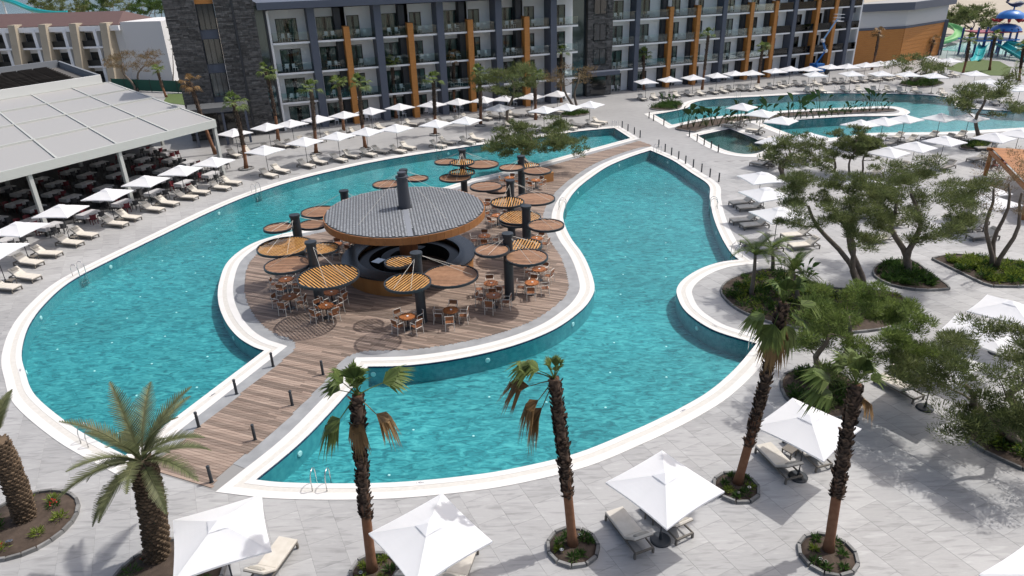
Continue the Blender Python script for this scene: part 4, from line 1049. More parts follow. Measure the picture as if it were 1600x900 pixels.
for a in (-.3, pL+.3):
    q = pp(a, 0); MB().box(-.1, .1, min(0, sgn*6)-.3, max(0, sgn*6)+.3, HP+.002, HP+.2, Mz(q.x, q.y, 0, pa)).build('beam', PW, pg)
n = 34
for k in range(n):
    a = -.2+(pL+.4)*k/n; q = pp(a, 0); MB().box(0, (pL+.4)/n-.05, min(0, sgn*6)+.0, max(0, sgn*6), HP+.21, HP+.24, Mz(q.x, q.y, 0, pa)).build('roof_plank', PW, pg)
for cx_, cy_, l_ in ((1553, 266, 'beneath the pergola beside its front post'), (1566, 262, 'deeper under the pergola')):
    q = px(cx_, cy_); tag(ob('dining_chair', DCR, None, (q.x, q.y, 0), .8), 'dark red chair '+l_, 'chair')

g = px(1276, 116); lift = thing('boom_lift', 'blue articulated boom lift parked at the right hotel wing', 'boom lift', g, HANG)
LB = mat('lift_blue', (.02, .14, .42), .45); LWt = mat('lift_white', (.6, .62, .65), .5)
MB().box(-1.5, 1.5, -.9, .9, .45, 1.0).build('chassis', LB, lift); MB().box(-1.0, .6, -.8, .8, 1.0, 1.7).build('turret', LB, lift)
for sx in (-1.1, 1.1):
    for sy in (-1, 1):
        MB().lathe([(.2, -.14), (.42, -.14), (.42, .14), (.2, .14)], 16, M=Matrix.Translation((sx, sy*.95, .42)) @ Matrix.Rotation(math.pi/2, 4, 'X')).build('wheel', FRAME, lift)
J = [(-.6, 0, 1.6), (.9, -.2, 3.6), (-.2, -.4, 5.2), (1.9, -.6, 8.3)]
for a, b_ in zip(J, J[1:]): MB().tube([a, b_], .17, 4).build('boom_arm', LB if a[2] < 5 else mat('lift_pale_blue', (.25, .42, .62), .45), lift)
for q in J[1:3]: MB().tube([(q[0], q[1]-.25, q[2]), (q[0], q[1]+.25, q[2])], .27, 10).build('joint', LWt, lift)
bk = MB(); 
for z in (8.0, 8.5, 9.0):
    bk.tube([(1.7, -1.3, z), (2.6, -1.3, z), (2.6, .1, z), (1.7, .1, z), (1.7, -1.3, z)], .03, 4)
bk.box(1.7, 2.6, -1.3, .1, 7.95, 8.0); bk.build('basket', LWt, lift)

WP = px(1538, 86); wp = thing('water_play_tower', 'water park tower with blue domes, slides, red octopus and dark whale', 'water park', WP, 0)
WBL = mat('play_blue', (.03, .17, .50), .35); WTE = mat('play_teal', (.03, .36, .38), .35); WRE = mat('play_red', (.45, .04, .045), .4); WNV = mat('whale_navy', (.02, .025, .08), .4); WGR = mat('slide_green', (.18, .42, .16), .4)
sc = proj(WP)[2]/CF                       # metres per photo pixel there
def wpos(x, y): "photo point in the tower's upright plane"; return ((x-1538)*sc, 0, over(WP, y))
def wz(y): return over(WP, y)
for ix in (-30, -18, -6, 8, 20, 30):
    for iy in (-2.2, 2.2): MB().tube([(ix*sc, iy, 0), (ix*sc, iy, wz(44))], .18, 6).build('post', mat('play_dark_blue', (.02, .06, .22), .4), wp)
MB().box(-34*sc, 34*sc, -2.6, 2.6, wz(62), wz(62)+.2).build('platform', WBL, wp); MB().box(-28*sc, 36*sc, -2.4, 2.4, wz(50), wz(50)+.2).build('platform', mat('play_maroon', (.22, .02, .05), .5), wp)
def dome(cx_, zy, rpx, hpx, m, nm):
    r = rpx*sc; h = hpx*sc; b = MB().lathe([(r, 0), (r*.96, h*.3), (r*.8, h*.62), (r*.5, h*.88), (r*.15, h), (.02, h*1.01)], 24, cap0=False); o = b.build(nm, m, wp, ((cx_-1538)*sc, 0, wz(zy)), smooth=True); return o
dome(1562, 49, 21, 11, WBL, 'dome'); dome(1564, 29, 19, 12, WBL, 'dome')
oc = dome(1563, 30, 7, 9, WRE, 'octopus_head')
for k in range(8):
    a = k*math.pi/4+.2; r = 20*sc
    MB().tube([(math.cos(a)*r*q, math.sin(a)*r*q, h*sc) for q, h in ((.25, 4), (.6, 1), (.9, -3), (1.05, -1.5), (1.15, 0))], [.3, .28, .24, .2, .1], 6).build('tentacle', WRE, oc)
wv = MB(); n = 18
pts = [((-14+28*k/n)*sc, 0, (wz(8)+((4.5*(abs(k/n-.5)*2)**2 if k < n/2 else 1.2*(abs(k/n-.5)*2)))*sc)) for k in range(n+1)]
rad = [max(.12, (.4+3.6*math.sin(math.pi*min(1, (k/n)**1.5)*.92))*sc) for k in range(n+1)]
wv.tube(pts, rad, 12); wv.add([(pts[0][0]-.7, 0, pts[0][2]+1.0), (pts[0][0]+.4, -.15, pts[0][2]-.1), (pts[0][0]+.4, .15, pts[0][2]-.1), (pts[0][0]+.9, 0, pts[0][2]+1.0)], [(0, 1, 3), (0, 3, 2)])
w_ = wv.build('whale', WNV, wp, ((1565-1538)*sc, 0, 0), smooth=True); MB().tube([(0, 0, wz(26)), (0, 0, wz(10))], .12, 6).build('whale_pole', WBL, wp, ((1566-1538)*sc, 0, 0))
MB().lathe([(.0, -.02), (.55, 0), (.0, .02)], 14, M=Matrix.Translation((6.5*sc, -2.6*sc, wz(7))) @ Matrix.Rotation(math.pi/2, 4, 'X')).build('whale_eye_patch', LIGHTP, w_)
def slide(P, r, m, nm, par=None, lab=None):
    b = MB()
    Q = [Vector(p) for p in P]; S = []
    for i in range(len(Q)-1):
        p0, p1, p2, p3 = Q[max(0, i-1)], Q[i], Q[i+1], Q[min(len(Q)-1, i+2)]
        for k in range(6):
            t = k/6; S.append(.5*((2*p1)+(p2-p0)*t+(2*p0-5*p1+4*p2-p3)*t*t+(3*p1-p0-3*p2+p3)*t**3))
    S.append(Q[-1]); vs = []; n_ = 8
    for i, p in enumerate(S):
        t = (S[min(i+1, len(S)-1)]-S[max(0, i-1)]).normalized(); s_ = t.cross(Vector((0, 0, 1))).normalized(); u_ = s_.cross(t)
        for k in range(n_+1):
            a = math.pi+math.pi*k/n_; vs.append(p+s_*math.cos(a)*r+u_*math.sin(a)*r*.9)
        for k in range(n_+1):
            a = 2*math.pi-math.pi*k/n_; vs.append(p+s_*math.cos(a)*(r+.08)+u_*math.sin(a)*(r+.08)*.9)
    m_ = 2*n_+2; fs = [(i*m_+k, i*m_+(k+1) % m_, (i+1)*m_+(k+1) % m_, (i+1)*m_+k) for i in range(len(S)-1) for k in range(m_)]
    return b.add(vs, fs).build(nm, m, par, smooth=True)
slide([(-16*sc, -2, wz(64)), (-30*sc, -4, wz(70)), (-48*sc, -7, wz(80)), (-58*sc, -8, .5)], .7, WTE, 'slide', wp)
slide([(20*sc, -2, wz(62)), (36*sc, -5, wz(68)), (46*sc, -8, wz(78)), (56*sc, -9, .5)], .7, WTE, 'slide', wp)
slide([(8*sc, -2, wz(64)), (4*sc, -7, wz(72)), (6*sc, -11, .5)], .8, WTE, 'slide', wp)
gp = px(1478, 70); gs = thing('green_water_slide', 'tall pale green curling water slide behind the timber clad block', 'water slide', gp, 0)
slide([(-5, 30, 11), (2, 26, 9.5), (1, 20, 8), (-6, 16, 6.5), (-3, 9, 5), (4, 6, 3.5), (2, 0, 2), (-6, -4, .7)], .9, WGR, 'slide_trough', gs)
for q in ((-5, 30, 10.2), (1, 20, 7.2), (-3, 9, 4.2)): MB().tube([(q[0], q[1], 0), q], .2, 6).build('support', WBL, gs)
gp = px(30, 30); ts = thing('teal_water_slide', 'teal water slide high above the red roof of the older block', 'water slide', (px(45, 18, 9).x, px(45, 18, 9).y, 0), 0)
slide([(-9, 2, 13.2), (-4, 1, 11.8), (1, 0, 9.9), (7, -1, 9.0), (11, 0, 8.9)], 1.0, WTE, 'slide_trough', ts)
for q in ((-8, 2, 12.4), (1, 0, 9.2), (9, 0, 8.2)): MB().tube([(q[0], q[1], 0), q], .25, 6).build('support', LWt, ts)
# shallow splash pool and its glass fence
tag(sheet('splash_pool', [px(*p).xy for p in [(1466,78),(1500,66),(1600,66),(1640,84),(1600,86),(1530,84)]], [], .02, mat('splash_pool_water', (.25, .48, .5), .1)), 'pale shallow splash pool round the water park tower', kind='structure')
fa, fb = px(1466, 92), px(1640, 93); fe = thing('glass_fence', 'low glass fence between the lawn and the water park', 'fence', fa, math.atan2((fb-fa).y, (fb-fa).x)); L = (fb-fa).length
for k in range(14):
    MB().box(L*k/14+.05, L*(k+1)/14-.05, -.01, .01, .1, 1.5).build('glass_panel', GLASS, fe); MB().box(L*k/14-.04, L*k/14+.04, -.04, .04, 0, 1.55).build('post', LWt, fe)

# ================================================================ PLANTING BEDS AND PLANTERS
def tuft(b, c, r, n, rnd_, leaf=.12, w=.035, up_=.5):
    "small leaf-sized faces spread through a dome-shaped clump"
    for _ in range(n):
        a = rnd_.uniform(0, 2*math.pi); e = rnd_.uniform(-.1, 1.0); q = rnd_.random()**.5
        d = Vector((math.cos(a)*math.cos(e), math.sin(a)*math.cos(e), math.sin(e)+up_*.4)).normalized()
        p = Vector(c)+Vector((d.x*r*q, d.y*r*q, abs(d.z)*r*q*.9))
        s = d.cross(Vector((rnd_.uniform(-1, 1), rnd_.uniform(-1, 1), rnd_.uniform(-.3, 1)))).normalized()*w*rnd_.uniform(.6, 1.3); L = d*leaf*rnd_.uniform(.6, 1.3)
        b.add([p-s, p+s, p+L+s*.3, p+L-s*.3], [(0, 1, 2, 3)])
def kerbring(P, th, stone=.42, w=.12, h=.13):
    "kerb of separate stones along closed ground curve P (relative to thing)"
    n = len(P); acc = [0.0]
    for i in range(n): acc.append(acc[-1]+(P[(i+1) % n]-P[i]).length)
    tot = acc[-1]; k = max(6, int(tot/stone)); 
    def at(s):
        s %= tot; i = max(j for j in range(n) if acc[j] <= s+1e-9); t = (s-acc[i])/max(1e-6, acc[i+1]-acc[i]); return P[i].lerp(P[(i+1) % n], t)
    for j in range(k):
        a, b = at(tot*j/k+.006), at(tot*(j+1)/k-.006); d = (b-a); L = d.length; an = math.atan2(d.y, d.x)
        hh = h+random.uniform(-.012, .012)
        MB().add([(0, 0, 0), (L, 0, 0), (L+.02, -w, 0), (-.02, -w, 0), (.012, -.012, hh), (L-.012, -.012, hh), (L+.005, -w+.012, hh), (-.005, -w+.012, hh)], [(0, 3, 2, 1), (4, 5, 6, 7), (0, 1, 5, 4), (1, 2, 6, 5), (2, 3, 7, 6), (3, 0, 4, 7)][::1], Mz(a.x, a.y, 0, an)).build('kerb_stone', KERB, th)
def planter(cpx, rpx, label, flowers=False, seed=1, plants=7):
    c = px(*cpx); r = rpx*proj(c)[2]/CF; th = thing('round_planter', label, 'planter', c); rr = random.Random(seed)
    P = [Vector((r*math.cos(2*math.pi*k/40), r*math.sin(2*math.pi*k/40))) for k in range(40)]
    kerbring(P, th)
    MB().lathe([(r-.02, .0), (r-.02, .05), (r*.6, .075), (r*.2, .1), (.02, .1)], 32, cap0=False).build('soil', SOIL, th, smooth=True)
    for k in range(plants):
        a = 2*math.pi*k/plants+rr.uniform(-.3, .3); q = r*rr.uniform(.5, .78); b = MB(); tuft(b, (0, 0, .05), rr.uniform(.10, .19)*(1.7 if flowers else 1), 80, rr, .13, .022)
        o = b.build('small_plant', LIME if rr.random() < .3 else GREEN, th, (q*math.cos(a), q*math.sin(a), .03))
        if flowers and k % 2:
            f = MB(); tuft(f, (0, 0, .16), .18, 24, rr, .05, .026); f.build('red_blooms' if rr.random() < .7 else 'yellow_blooms', RED, o)
    for k in range(2):
        a = rr.uniform(0, 6.28); MB().lathe([(.06, 0), (.06, .16), (.045, .16), (.04, .1)], 12).build('ground_spotlight', STEEL, th, (math.cos(a)*r*.6, math.sin(a)*r*.6, .05))
    return c
def bedplot(pts, label, dens=2.2, seed=1, kinds=(GREEN, GREEN, LIME), hmin=.15, hmax=.42, soilh=.08):
    P = ccw(spline(pts, 5)); c0 = sum(P, Vector((0, 0)))/len(P); Q = [p-c0 for p in P]; rr = random.Random(seed)
    th = thing('planting_bed', label, 'planting bed', (c0.x, c0.y, 0)); kerbring(Q, th, .6)
    sheet('soil', tup(offset(Q, -.02)), [], soilh, SOIL, th)
    xs = [p.x for p in Q]; ys = [p.y for p in Q]; area = abs(sum(Q[i-1].x*Q[i].y-Q[i].x*Q[i-1].y for i in range(len(Q))))/2; N = min(260, int(area*dens*2.2)); k = 0; T = tup(offset(Q, -.3))
    while k < N:
        x, y = rr.uniform(min(xs), max(xs)), rr.uniform(min(ys), max(ys)); k += 1
        if not inside(T, [x], [y])[0]: continue
        b = MB(); s_ = rr.uniform(hmin, hmax); tuft(b, (0, 0, 0), s_*1.15, 80, rr, .15, .03)
        b.build('low_shrub', rr.choice(kinds), th, (x, y, soilh))
    return th
planter((895, 856), 37, 'round kerbed planter of the palm whose head is blown sideways', seed=2)
planter((1150, 763), 32, 'round kerbed planter of the tall shaggy palm by the pool corner', seed=3)
planter((1293, 868), 40, 'round kerbed planter of the palm with bare red trunk foot', seed=4)
planter((585, 895), 34, 'round kerbed planter half covered by a white parasol', seed=5)
planter((38, 820), 72, 'large round flower bed with red blooms round a date palm', True, 6, 9)
planter((262, 905), 82, 'large round flower bed round the date palm by the gangway', True, 8, 12)
for c_, r_, l_ in (((385,264),12,'at the pavilion corner'),((494,241),9,'behind the pool edge loungers'),((571,233),9,'in the middle of the far terrace'),((680,211),9,'behind the loungers near the low tree'),((751,197),9,'beside the tall pine')):
    c = px(*c_); r = r_*proj(c)[2]/CF; th = thing('round_planter', 'small dark ringed planter of a palm '+l_, 'planter', c)
    MB().lathe([(r, 0), (r, .14), (r-.15, .14), (r-.17, .06), (.05, .08)], 24).build('kerb_ring', KERB, th)
bedplot([(1128,458),(1140,440),(1175,428),(1215,424),(1300,452),(1390,458),(1420,480),(1412,505),(1330,520),(1240,512),(1190,500),(1150,482)], 'large kerbed bed with feather palms and low shrubs at the right pool', 2.6, 11)
bedplot([(1366,430),(1376,414),(1420,408),(1450,428),(1485,452,C),(1440,454),(1392,446)], 'pointed kerbed bed at the foot of a twisted pine', 3.5, 12, (GREEN, GREEN, GREEN))
bedplot([(1458,406,C),(1490,400),(1560,406),(1625,420),(1620,446),(1545,448,C)], 'kerbed bed under the sparse browning tree', 4, 13, (GREEN, LIME, LIME))
bedplot([(1222,604),(1232,585),(1270,578),(1320,590),(1342,620),(1325,650),(1280,652),(1238,632)], 'oval kerbed bed with dark shrubs behind a white parasol', 4, 14, (GREEN, GREEN, PINE))
bedplot([(1510,672),(1530,652),(1590,650),(1660,670),(1680,730),(1610,736),(1560,716),(1522,696)], 'kerbed bed with a sunken grille below the leafy pine', 3.5, 15, (GREEN, LIME, PINE))
bedplot([(1500,232),(1512,222),(1540,218),(1556,226),(1548,234),(1520,236)], 'small kerbed bed round the slender tree by the pergola', 3, 16)
bedplot([(1016,170),(1030,163),(1050,159),(1064,163),(1060,170),(1035,173)], 'leafy bed at the tip of the back pool', 3, 17, (GREEN, GREEN), .3, .7)
bedplot([(876,181),(890,175),(912,174),(921,178),(905,182),(888,183)], 'small bed under the browning tree', 3, 18, (GREEN, GREEN), .3, .6)
bedplot([(1406,132),(1420,126),(1450,125),(1474,130),(1455,136),(1425,136)], 'low bed under the spreading dark tree', 2, 19, (GREEN, GREEN), .3, .7)
bedplot([(1056,201),(1100,190),(1160,183),(1240,177),(1330,173),(1385,171),(1396,174),(1330,178),(1240,182),(1165,189),(1110,199),(1086,207,C)], 'long planted bed in the back pool', .6, 20, (GREEN, PINE), .2, .5)

# ---- bird of paradise clumps on the long bed
def paddle(b, base, h, rr):
    for k in range(rr.randint(4, 7)):
        a = rr.uniform(0, 6.28); ln = rr.uniform(.25, .6)*h; tilt = rr.uniform(.1, .55)
        d = Vector((math.cos(a)*tilt, math.sin(a)*tilt, 1)).normalized(); p0 = Vector(base); p1 = p0+d*(h*rr.uniform(.5, .9)); s = d.cross(Vector((math.sin(a), -math.cos(a), .2))).normalized()
        b.tube([p0, p1], [.03, .015], 4); p2 = p1+(d+Vector((math.cos(a)*.3, math.sin(a)*.3, 0)))*ln*.6; p3 = p2+(d*.3+Vector((math.cos(a)*.6, math.sin(a)*.6, -.15)))*ln*.6
        w = ln*.17; b.add([p1, p1.lerp(p2, .6)+s*w, p2+s*w*.9, p3, p2-s*w*.9, p1.lerp(p2, .6)-s*w], [(0, 1, 2, 3), (0, 3, 4, 5)])
PADL = leafmat('paddle_leaf', (.022, .05, .018), (.045, .085, .025)); rr = random.Random(31)
for k in range(34):
    t = k/33; x = 1064+t*(1388-1064); y = 203-t*31+4*math.sin(t*math.pi)-(8*t*(1-t)) + rr.uniform(-2.5, 1.0)
    g = px(x, y); b = MB(); tall = rr.random() < .35; paddle(b, (0, 0, .05), rr.uniform(2.0, 3.0) if tall else rr.uniform(.8, 1.4), rr)
    tag(b.build('paddle_plant', PADL, None, g), '%s dark paddle leaved plant in the long bed of the back pool' % ('tall' if tall else 'low'), 'plant', '%s paddle plants in the pool bed' % ('tall' if tall else 'low'))

# ================================================================ PALMS
def fan_leaf(b, root, d, L, rr, n=18, droop=.25, spread=1.15):
    "palmate leaf: stalk then a fan of narrow segments"
    d = Vector(d).normalized(); side = d.cross(Vector((0, 0, 1)))
    if side.length < .1: side = Vector((1, 0, 0))
    side.normalize(); nup = side.cross(d)
    tip = Vector(root)+d*L*.45+Vector((0, 0, -droop*L*.12)); b.tube([root, Vector(root).lerp(tip, .5)+Vector((0, 0, .02)), tip], [.022, .016, .012], 4)
    for k in range(n):
        a = (k/(n-1)-.5)*2*spread; dd = (d*math.cos(a)+side*math.sin(a)).normalized(); ln = L*.62*(1-.25*abs(a)/spread)*rr.uniform(.88, 1.08)
        w = .04*L; m = tip+dd*ln*.55+nup*(.05*L*math.cos(a*1.2)); e = tip+dd*ln+Vector((0, 0, -droop*ln*rr.uniform(.4, 1.1))); s = dd.cross(nup).normalized()*w
        b.add([tip, m+s, e, m-s], [(0, 1, 2, 3)])
def feather(b, root, d, L, rr, droop=.5, n=26, w=.018, ll=.32):
    "pinnate frond: arched rib with two rows of leaflets"
    d = Vector(d).normalized(); pts = []; p = Vector(root); dd = d.copy()
    for k in range(11): pts.append(p.copy()); p = p+dd*(L/10); dd = (dd+Vector((0, 0, -droop*.17))).normalized()
    b.tube(pts, [.028*(1-k/11.5) for k in range(11)], 4)
    for k in range(n):
        t = .12+.88*k/(n-1); i = min(9, int(t*10)); q = pts[i].lerp(pts[i+1], t*10-i) if i < 10 else pts[10]; tg = (pts[min(10, i+1)]-pts[i]).normalized()
        s = tg.cross(Vector((0, 0, 1))); s = s.normalized() if s.length > .05 else Vector((1, 0, 0)); u_ = s.cross(tg)
        l_ = ll*L/2.2*(math.sin(math.pi*(t*.8+.16)))*rr.uniform(.85, 1.1)
        for sg in (-1, 1):
            e = q+(s*sg*.85+tg*.75+u_*.28).normalized()*l_*1.25+Vector((0, 0, -.06*l_)); ww = tg*w*1.2
            b.add([q-ww, q+ww, e+ww*.2, e-ww*.2], [(0, 1, 2, 3)])
def palm_at(base, top):
    b = px(*base); z = over(b, top[1]); t = px(top[0], top[1], z)
    # crown point on the ray of the top pixel, at the base's depth
    lo = Vector((b.x, b.y, z)); k = (proj(lo)[2])/CF
    return b, lo+Vector(((top[0]-proj(lo)[0])*k, 0, 0))
def trunk_path(b, t, bend=.0, n=12):
    return [b.lerp(t, k/n)+Vector((bend*math.sin(math.pi*k/n), 0, 0)) for k in range(n+1)]
def boots(mb, path, r, s0, s1, rr, dens=60, L=.26, out=.55):
    n = len(path)-1; tot = (path[-1]-path[0]).length
    for _ in range(int(dens*tot*(s1-s0))):
        s = rr.uniform(s0, s1); i = min(n-1, int(s*n)); c = path[i].lerp(path[i+1], s*n-i); a = rr.uniform(0, 6.28); d = Vector((math.cos(a), math.sin(a), 0)); tg = Vector((-d.y, d.x, 0))
        p = c+d*r*.92; l_ = L*rr.uniform(.6, 1.3); e = p+d*l_*out*rr.uniform(.4, 1.1)+Vector((0, 0, l_*rr.uniform(.1, .75))); w = .07*rr.uniform(.6, 1.2)
        mid = p.lerp(e, .55)+d*.03
        mb.add([p-tg*w+Vector((0, 0, -.05)), p+tg*w+Vector((0, 0, -.05)), mid+tg*w*.8, e, mid-tg*w*.8], [(0, 1, 2, 4), (4, 2, 3)])
def fan_palm(base, top, label, seed, fronds, split=.33, r=.135):
    "fronds: (direction, length, dry)"
    b, t = palm_at(base, top); rr = random.Random(seed); th = thing('fan_palm', label, 'palm tree', b); P = [p-b for p in trunk_path(b, t, rr.uniform(-.1, .1))]; n = len(P)-1
    MB().tube(P, [r*1.5 if k == 0 else r*(1.15-.15*k/n) for k in range(n+1)], 14).build('trunk', PTRUNK, th, smooth=True)
    bm = MB(); bm.tube([P[0].lerp(P[-1], split)]+[p for k, p in enumerate(P) if k/n > split], r*1.1, 12); boots(bm, P, r*1.12, split, .99, rr, 120, .20, .6); o = bm.build('leaf_boots', BOOT, th); o['kind'] = 'stuff'
    c = P[-1]
    for d, L, dry in fronds:
        m = MB(); fan_leaf(m, c+Vector((0, 0, -.06*dry)), Vector(d)+Vector((rr.uniform(-.08, .08), rr.uniform(-.08, .08), 0)), L, rr, 24, 1.1 if dry else rr.uniform(.3, .7), .75 if dry else 1.0); m.build('dry_frond' if dry else 'frond', PALMD if dry else PALML, th)
    for k in range(5):
        a = k*1.26; m = MB(); fan_leaf(m, c, (math.cos(a)*.45, math.sin(a)*.45, 1), .75, rr, 14, .2, .6); m.build('young_frond', PALML, th)
    return th
fan_palm((582, 893), (558, 618), 'palm with shaggy trunk, a green fan and a brown fan before the pool', 4, [((.9, .25, .42), 1.75, 0), ((-.55, -.3, -.55), 1.6, 0), ((-.5, .1, .75), 1.3, 0), ((-.1, .2, 1), 1.2, 0), ((.25, -.2, .9), 1.0, 0), ((-.75, .1, .3), 1.1, 0), ((.5, -.1, -.35), 1.3, 1), ((-.1, -.2, -1), 1.2, 1)])
fan_palm((895, 853), (866, 590), 'palm with wind blown brownish head bending towards the bar', 5, [((-.95, .1, .4), 1.5, 0), ((-1, 0, .05), 1.6, 1), ((-.7, -.1, -.6), 1.4, 1), ((-.8, .2, .6), 1.2, 0), ((-.45, -.1, -.9), 1.7, 1), ((-.6, .3, .3), 1.4, 1)])
fan_palm((1152, 757), (1224, 474), 'tall leaning shaggy palm with drooping yellow green leaves', 6, [((0, .1, 1), 1.2, 0), ((.35, 0, .8), 1.3, 0), ((-.4, 0, .7), 1.3, 0), ((.5, .1, -.5), 1.4, 0), ((-.3, -.2, -.8), 1.5, 0), ((.1, -.3, -.9), 1.5, 0), ((-.65, 0, -.3), 1.4, 0), ((.65, 0, 0), 1.3, 0), ((-.2, -.2, -1), 1.5, 1), ((.3, -.2, -.9), 1.3, 1)], .24)
fan_palm((1294, 862), (1338, 600), 'palm with bare reddish trunk foot and green fans blown to the pool side', 7, [((-.95, .1, .3), 1.6, 0), ((-.85, -.1, -.1), 1.5, 0), ((-.55, .2, .75), 1.35, 0), ((-.1, .1, 1), 1.2, 0), ((.4, .1, .85), 1.1, 0), ((.6, 0, .35), .9, 0), ((-.3, .3, .9), 1.3, 0), ((.5, .1, -.6), 1.0, 1)], .36)
def date_palm(base, top, label, seed, r=.36, leaves=21, L=2.35, upright=False):
    b, t = palm_at(base, top); rr = random.Random(seed); th = thing('date_palm', label, 'palm tree', b); P = [p-b for p in trunk_path(b, t, .1)]; n = len(P)-1
    MB().tube(P, r*.96, 18).build('trunk', BOOTD, th, smooth=True)
    bm = MB(); H_ = P[-1].length; rows = int(H_/.125)
    for q in range(rows):
        s = (q+.5)/rows; i = min(n-1, int(s*n)); c = P[i].lerp(P[i+1], s*n-i)
        for k in range(13):
            a = 2*math.pi*(k+.5*(q % 2))/13; d = Vector((math.cos(a), math.sin(a), 0)); tg = Vector((-d.y, d.x, 0)); w = r*.235
            p = c+d*r*.93; o_ = p+d*(.085+rr.uniform(-.02, .04)); bm.add([p-tg*w+Vector((0, 0, .01)), p+Vector((0, 0, -.1)), p+tg*w+Vector((0, 0, .01)), o_+tg*w*.5+Vector((0, 0, .075)), o_-tg*w*.5+Vector((0, 0, .075)), p+Vector((0, 0, .09))], [(0, 1, 4), (1, 2, 3), (1, 3, 4), (4, 3, 5), (0, 4, 5), (2, 5, 3)])
    o = bm.build('leaf_scars', BOOTD, th); o['kind'] = 'stuff'; c = P[-1]
    for k in range(leaves):
        a = k*2.399+rr.uniform(-.2, .2); e = 1.25-1.35*(k/leaves)+rr.uniform(-.12, .12); d = Vector((math.cos(a)*math.cos(e), math.sin(a)*math.cos(e), math.sin(e))); m = MB()
        if upright: d = Vector((-abs(d.x)*.8+.1, d.y*.6, d.z+.6)).normalized()
        feather(m, c+d*.15, d, L*rr.uniform(.8, 1.1), rr, rr.uniform(.4, .85), 32, .032, .34); m.build('frond', DATE, th)
date_palm((246, 872), (222, 722), 'thick date palm with feathery crown beside the gangway end', 21)
date_palm((40, 812), (-6, 690), 'thick date palm in the round flower bed with its crown at the picture edge', 22, .32, 12, 2.0, True)
# feather palms in the right bed
def small_palm(base, top, label, seed, L=1.7, leaves=12):
    b, t = palm_at(base, top); rr = random.Random(seed); th = thing('feather_palm', label, 'palm tree', b); P = [p-b for p in trunk_path(b, t, .05)]
    MB().tube(P, [.13-.05*k/12 for k in range(13)], 10).build('trunk', BARK, th, smooth=True); c = P[-1]
    for k in range(leaves):
        a = k*2.399; e = rr.uniform(.1, 1.3); d = Vector((math.cos(a)*math.cos(e), math.sin(a)*math.cos(e), math.sin(e))); m = MB(); feather(m, c, d, L*rr.uniform(.8, 1.1), rr, rr.uniform(.6, 1.1), 24, .022, .42); m.build('frond', PALML, th)
small_palm((1173, 463), (1180, 398), 'slim feather palm on the pool side of the right bed', 41)
small_palm((1207, 424), (1206, 388), 'slim feather palm behind another one in the right bed', 42)
small_palm((1246, 470), (1240, 425), 'dense feather palm in the middle of the right bed', 43, 1.9, 16)
small_palm((1588, 125), (1586, 108), 'young feather palm on the pale paving by the lawn', 44, 2.2, 9)
rr = random.Random(9)
for q, l_ in (((1225, 440), 'beside the feather palms'), ((1255, 445), 'at the back of the right bed'), ((1035, 163), 'in the bed at the tip of the back pool'), ((1048, 163), 'at the outer end of the back pool tip bed')):
    b = MB(); paddle(b, (0, 0, .05), 1.5, rr); paddle(b, (.2, .1, .05), 1.1, rr); tag(b.build('banana_plant', leafmat('banana_leaf', (.03, .08, .02), (.06, .12, .03)), None, px(*q)), 'broad leaved green plant '+l_, 'plant')
# fan palms on the terraces (small in view): one trunk mesh and one crown mesh each
def far_crown(seed, dry, wind):
    rr = random.Random(seed); g = MB(); 
    for k in range(15):
        a = k*2.399; e = rr.uniform(-.5, 1.4); d = (Vector((math.cos(a)*math.cos(e), math.sin(a)*math.cos(e), math.sin(e)))+Vector(wind)*rr.uniform(.4, 1)).normalized(); fan_leaf(g, (0, 0, 0), d, 1.35*rr.uniform(.8, 1.15), rr, 11, .5)
    return g.mesh('crown', PALMD if dry else PALML)
FCR = [far_crown(s, s == 3, w) for s, w in ((1, (-.2, 0, .1)), (2, (.1, 0, 0)), (3, (-.6, 0, -.4)), (4, (-.4, .1, .2)))]
FARP = [((385,264),(365,160),0,'at the pavilion corner beside a ringed planter'),((337,241),(297,128),2,'with brown drooping head beside the pavilion corner'),((435,220),(416,112),0,'at the corner between tower and hotel wing'),((494,240),(486,140),3,'thin, with a ragged upright tuft, among the far loungers'),((537,204),(528,130),1,'in front of the first orange column'),((571,232),(561,130),0,'on the terrace left of a ringed planter'),((619,185),(612,98),1,'in front of the second blue grey fin'),((680,210),(677,126),3,'rising behind the loungers before the third fin'),((710,175),(709,88),2,'bare looking, in front of the third orange column'),((751,195),(748,113),0,'beside the tall pine on the terrace'),((837,187),(835,118),1,'left of the browning tree'),((877,160),(877,82),3,'at the end of the left hotel wing'),((1006,140),(1006,84),0,'before the first fin of the right wing'),((1097,140),(1107,54),3,'tall, leaning, before the right wing balconies'),((1185,130),(1192,74),1,'between two orange columns of the right wing'),((1267,104),(1277,44),0,'beside the blue boom lift'),((1322,97),(1332,54),0,'at the end of the right wing'),((1362,109),(1374,50),2,'thin, against the timber clad wall'),((1452,90),(1460,62),2,'thin, at the corner of the timber clad block'),((1504,116),(1515,62),0,'on the left part of the lawn'),((1546,110),(1556,56),0,'on the right part of the lawn'),((1592,126),(1600,72),1,'right of the lawn at the picture edge'),((260,152),(246,110),1,'behind the pavilion by the green fence')]
for base, top, kd, l_ in FARP:
    b, t = palm_at(base, top); rr = random.Random(base[0]); th = thing('terrace_palm', 'slender fan palm '+l_, 'palm tree', b); P = [p-b for p in trunk_path(b, t, rr.uniform(-.15, .15), 8)]
    MB().tube(P, [.24]+[.17]*8, 9).build('trunk', PTRUNK, th, smooth=True)
    bm = MB(); bm.tube(P[3:], .20, 8); boots(bm, P, .2, .36, .98, rr, 34, .3, .5); bm.build('leaf_boots', BOOT, th)
    ob('crown', FCR[kd], th, P[-1], rr.uniform(-.4, .4))

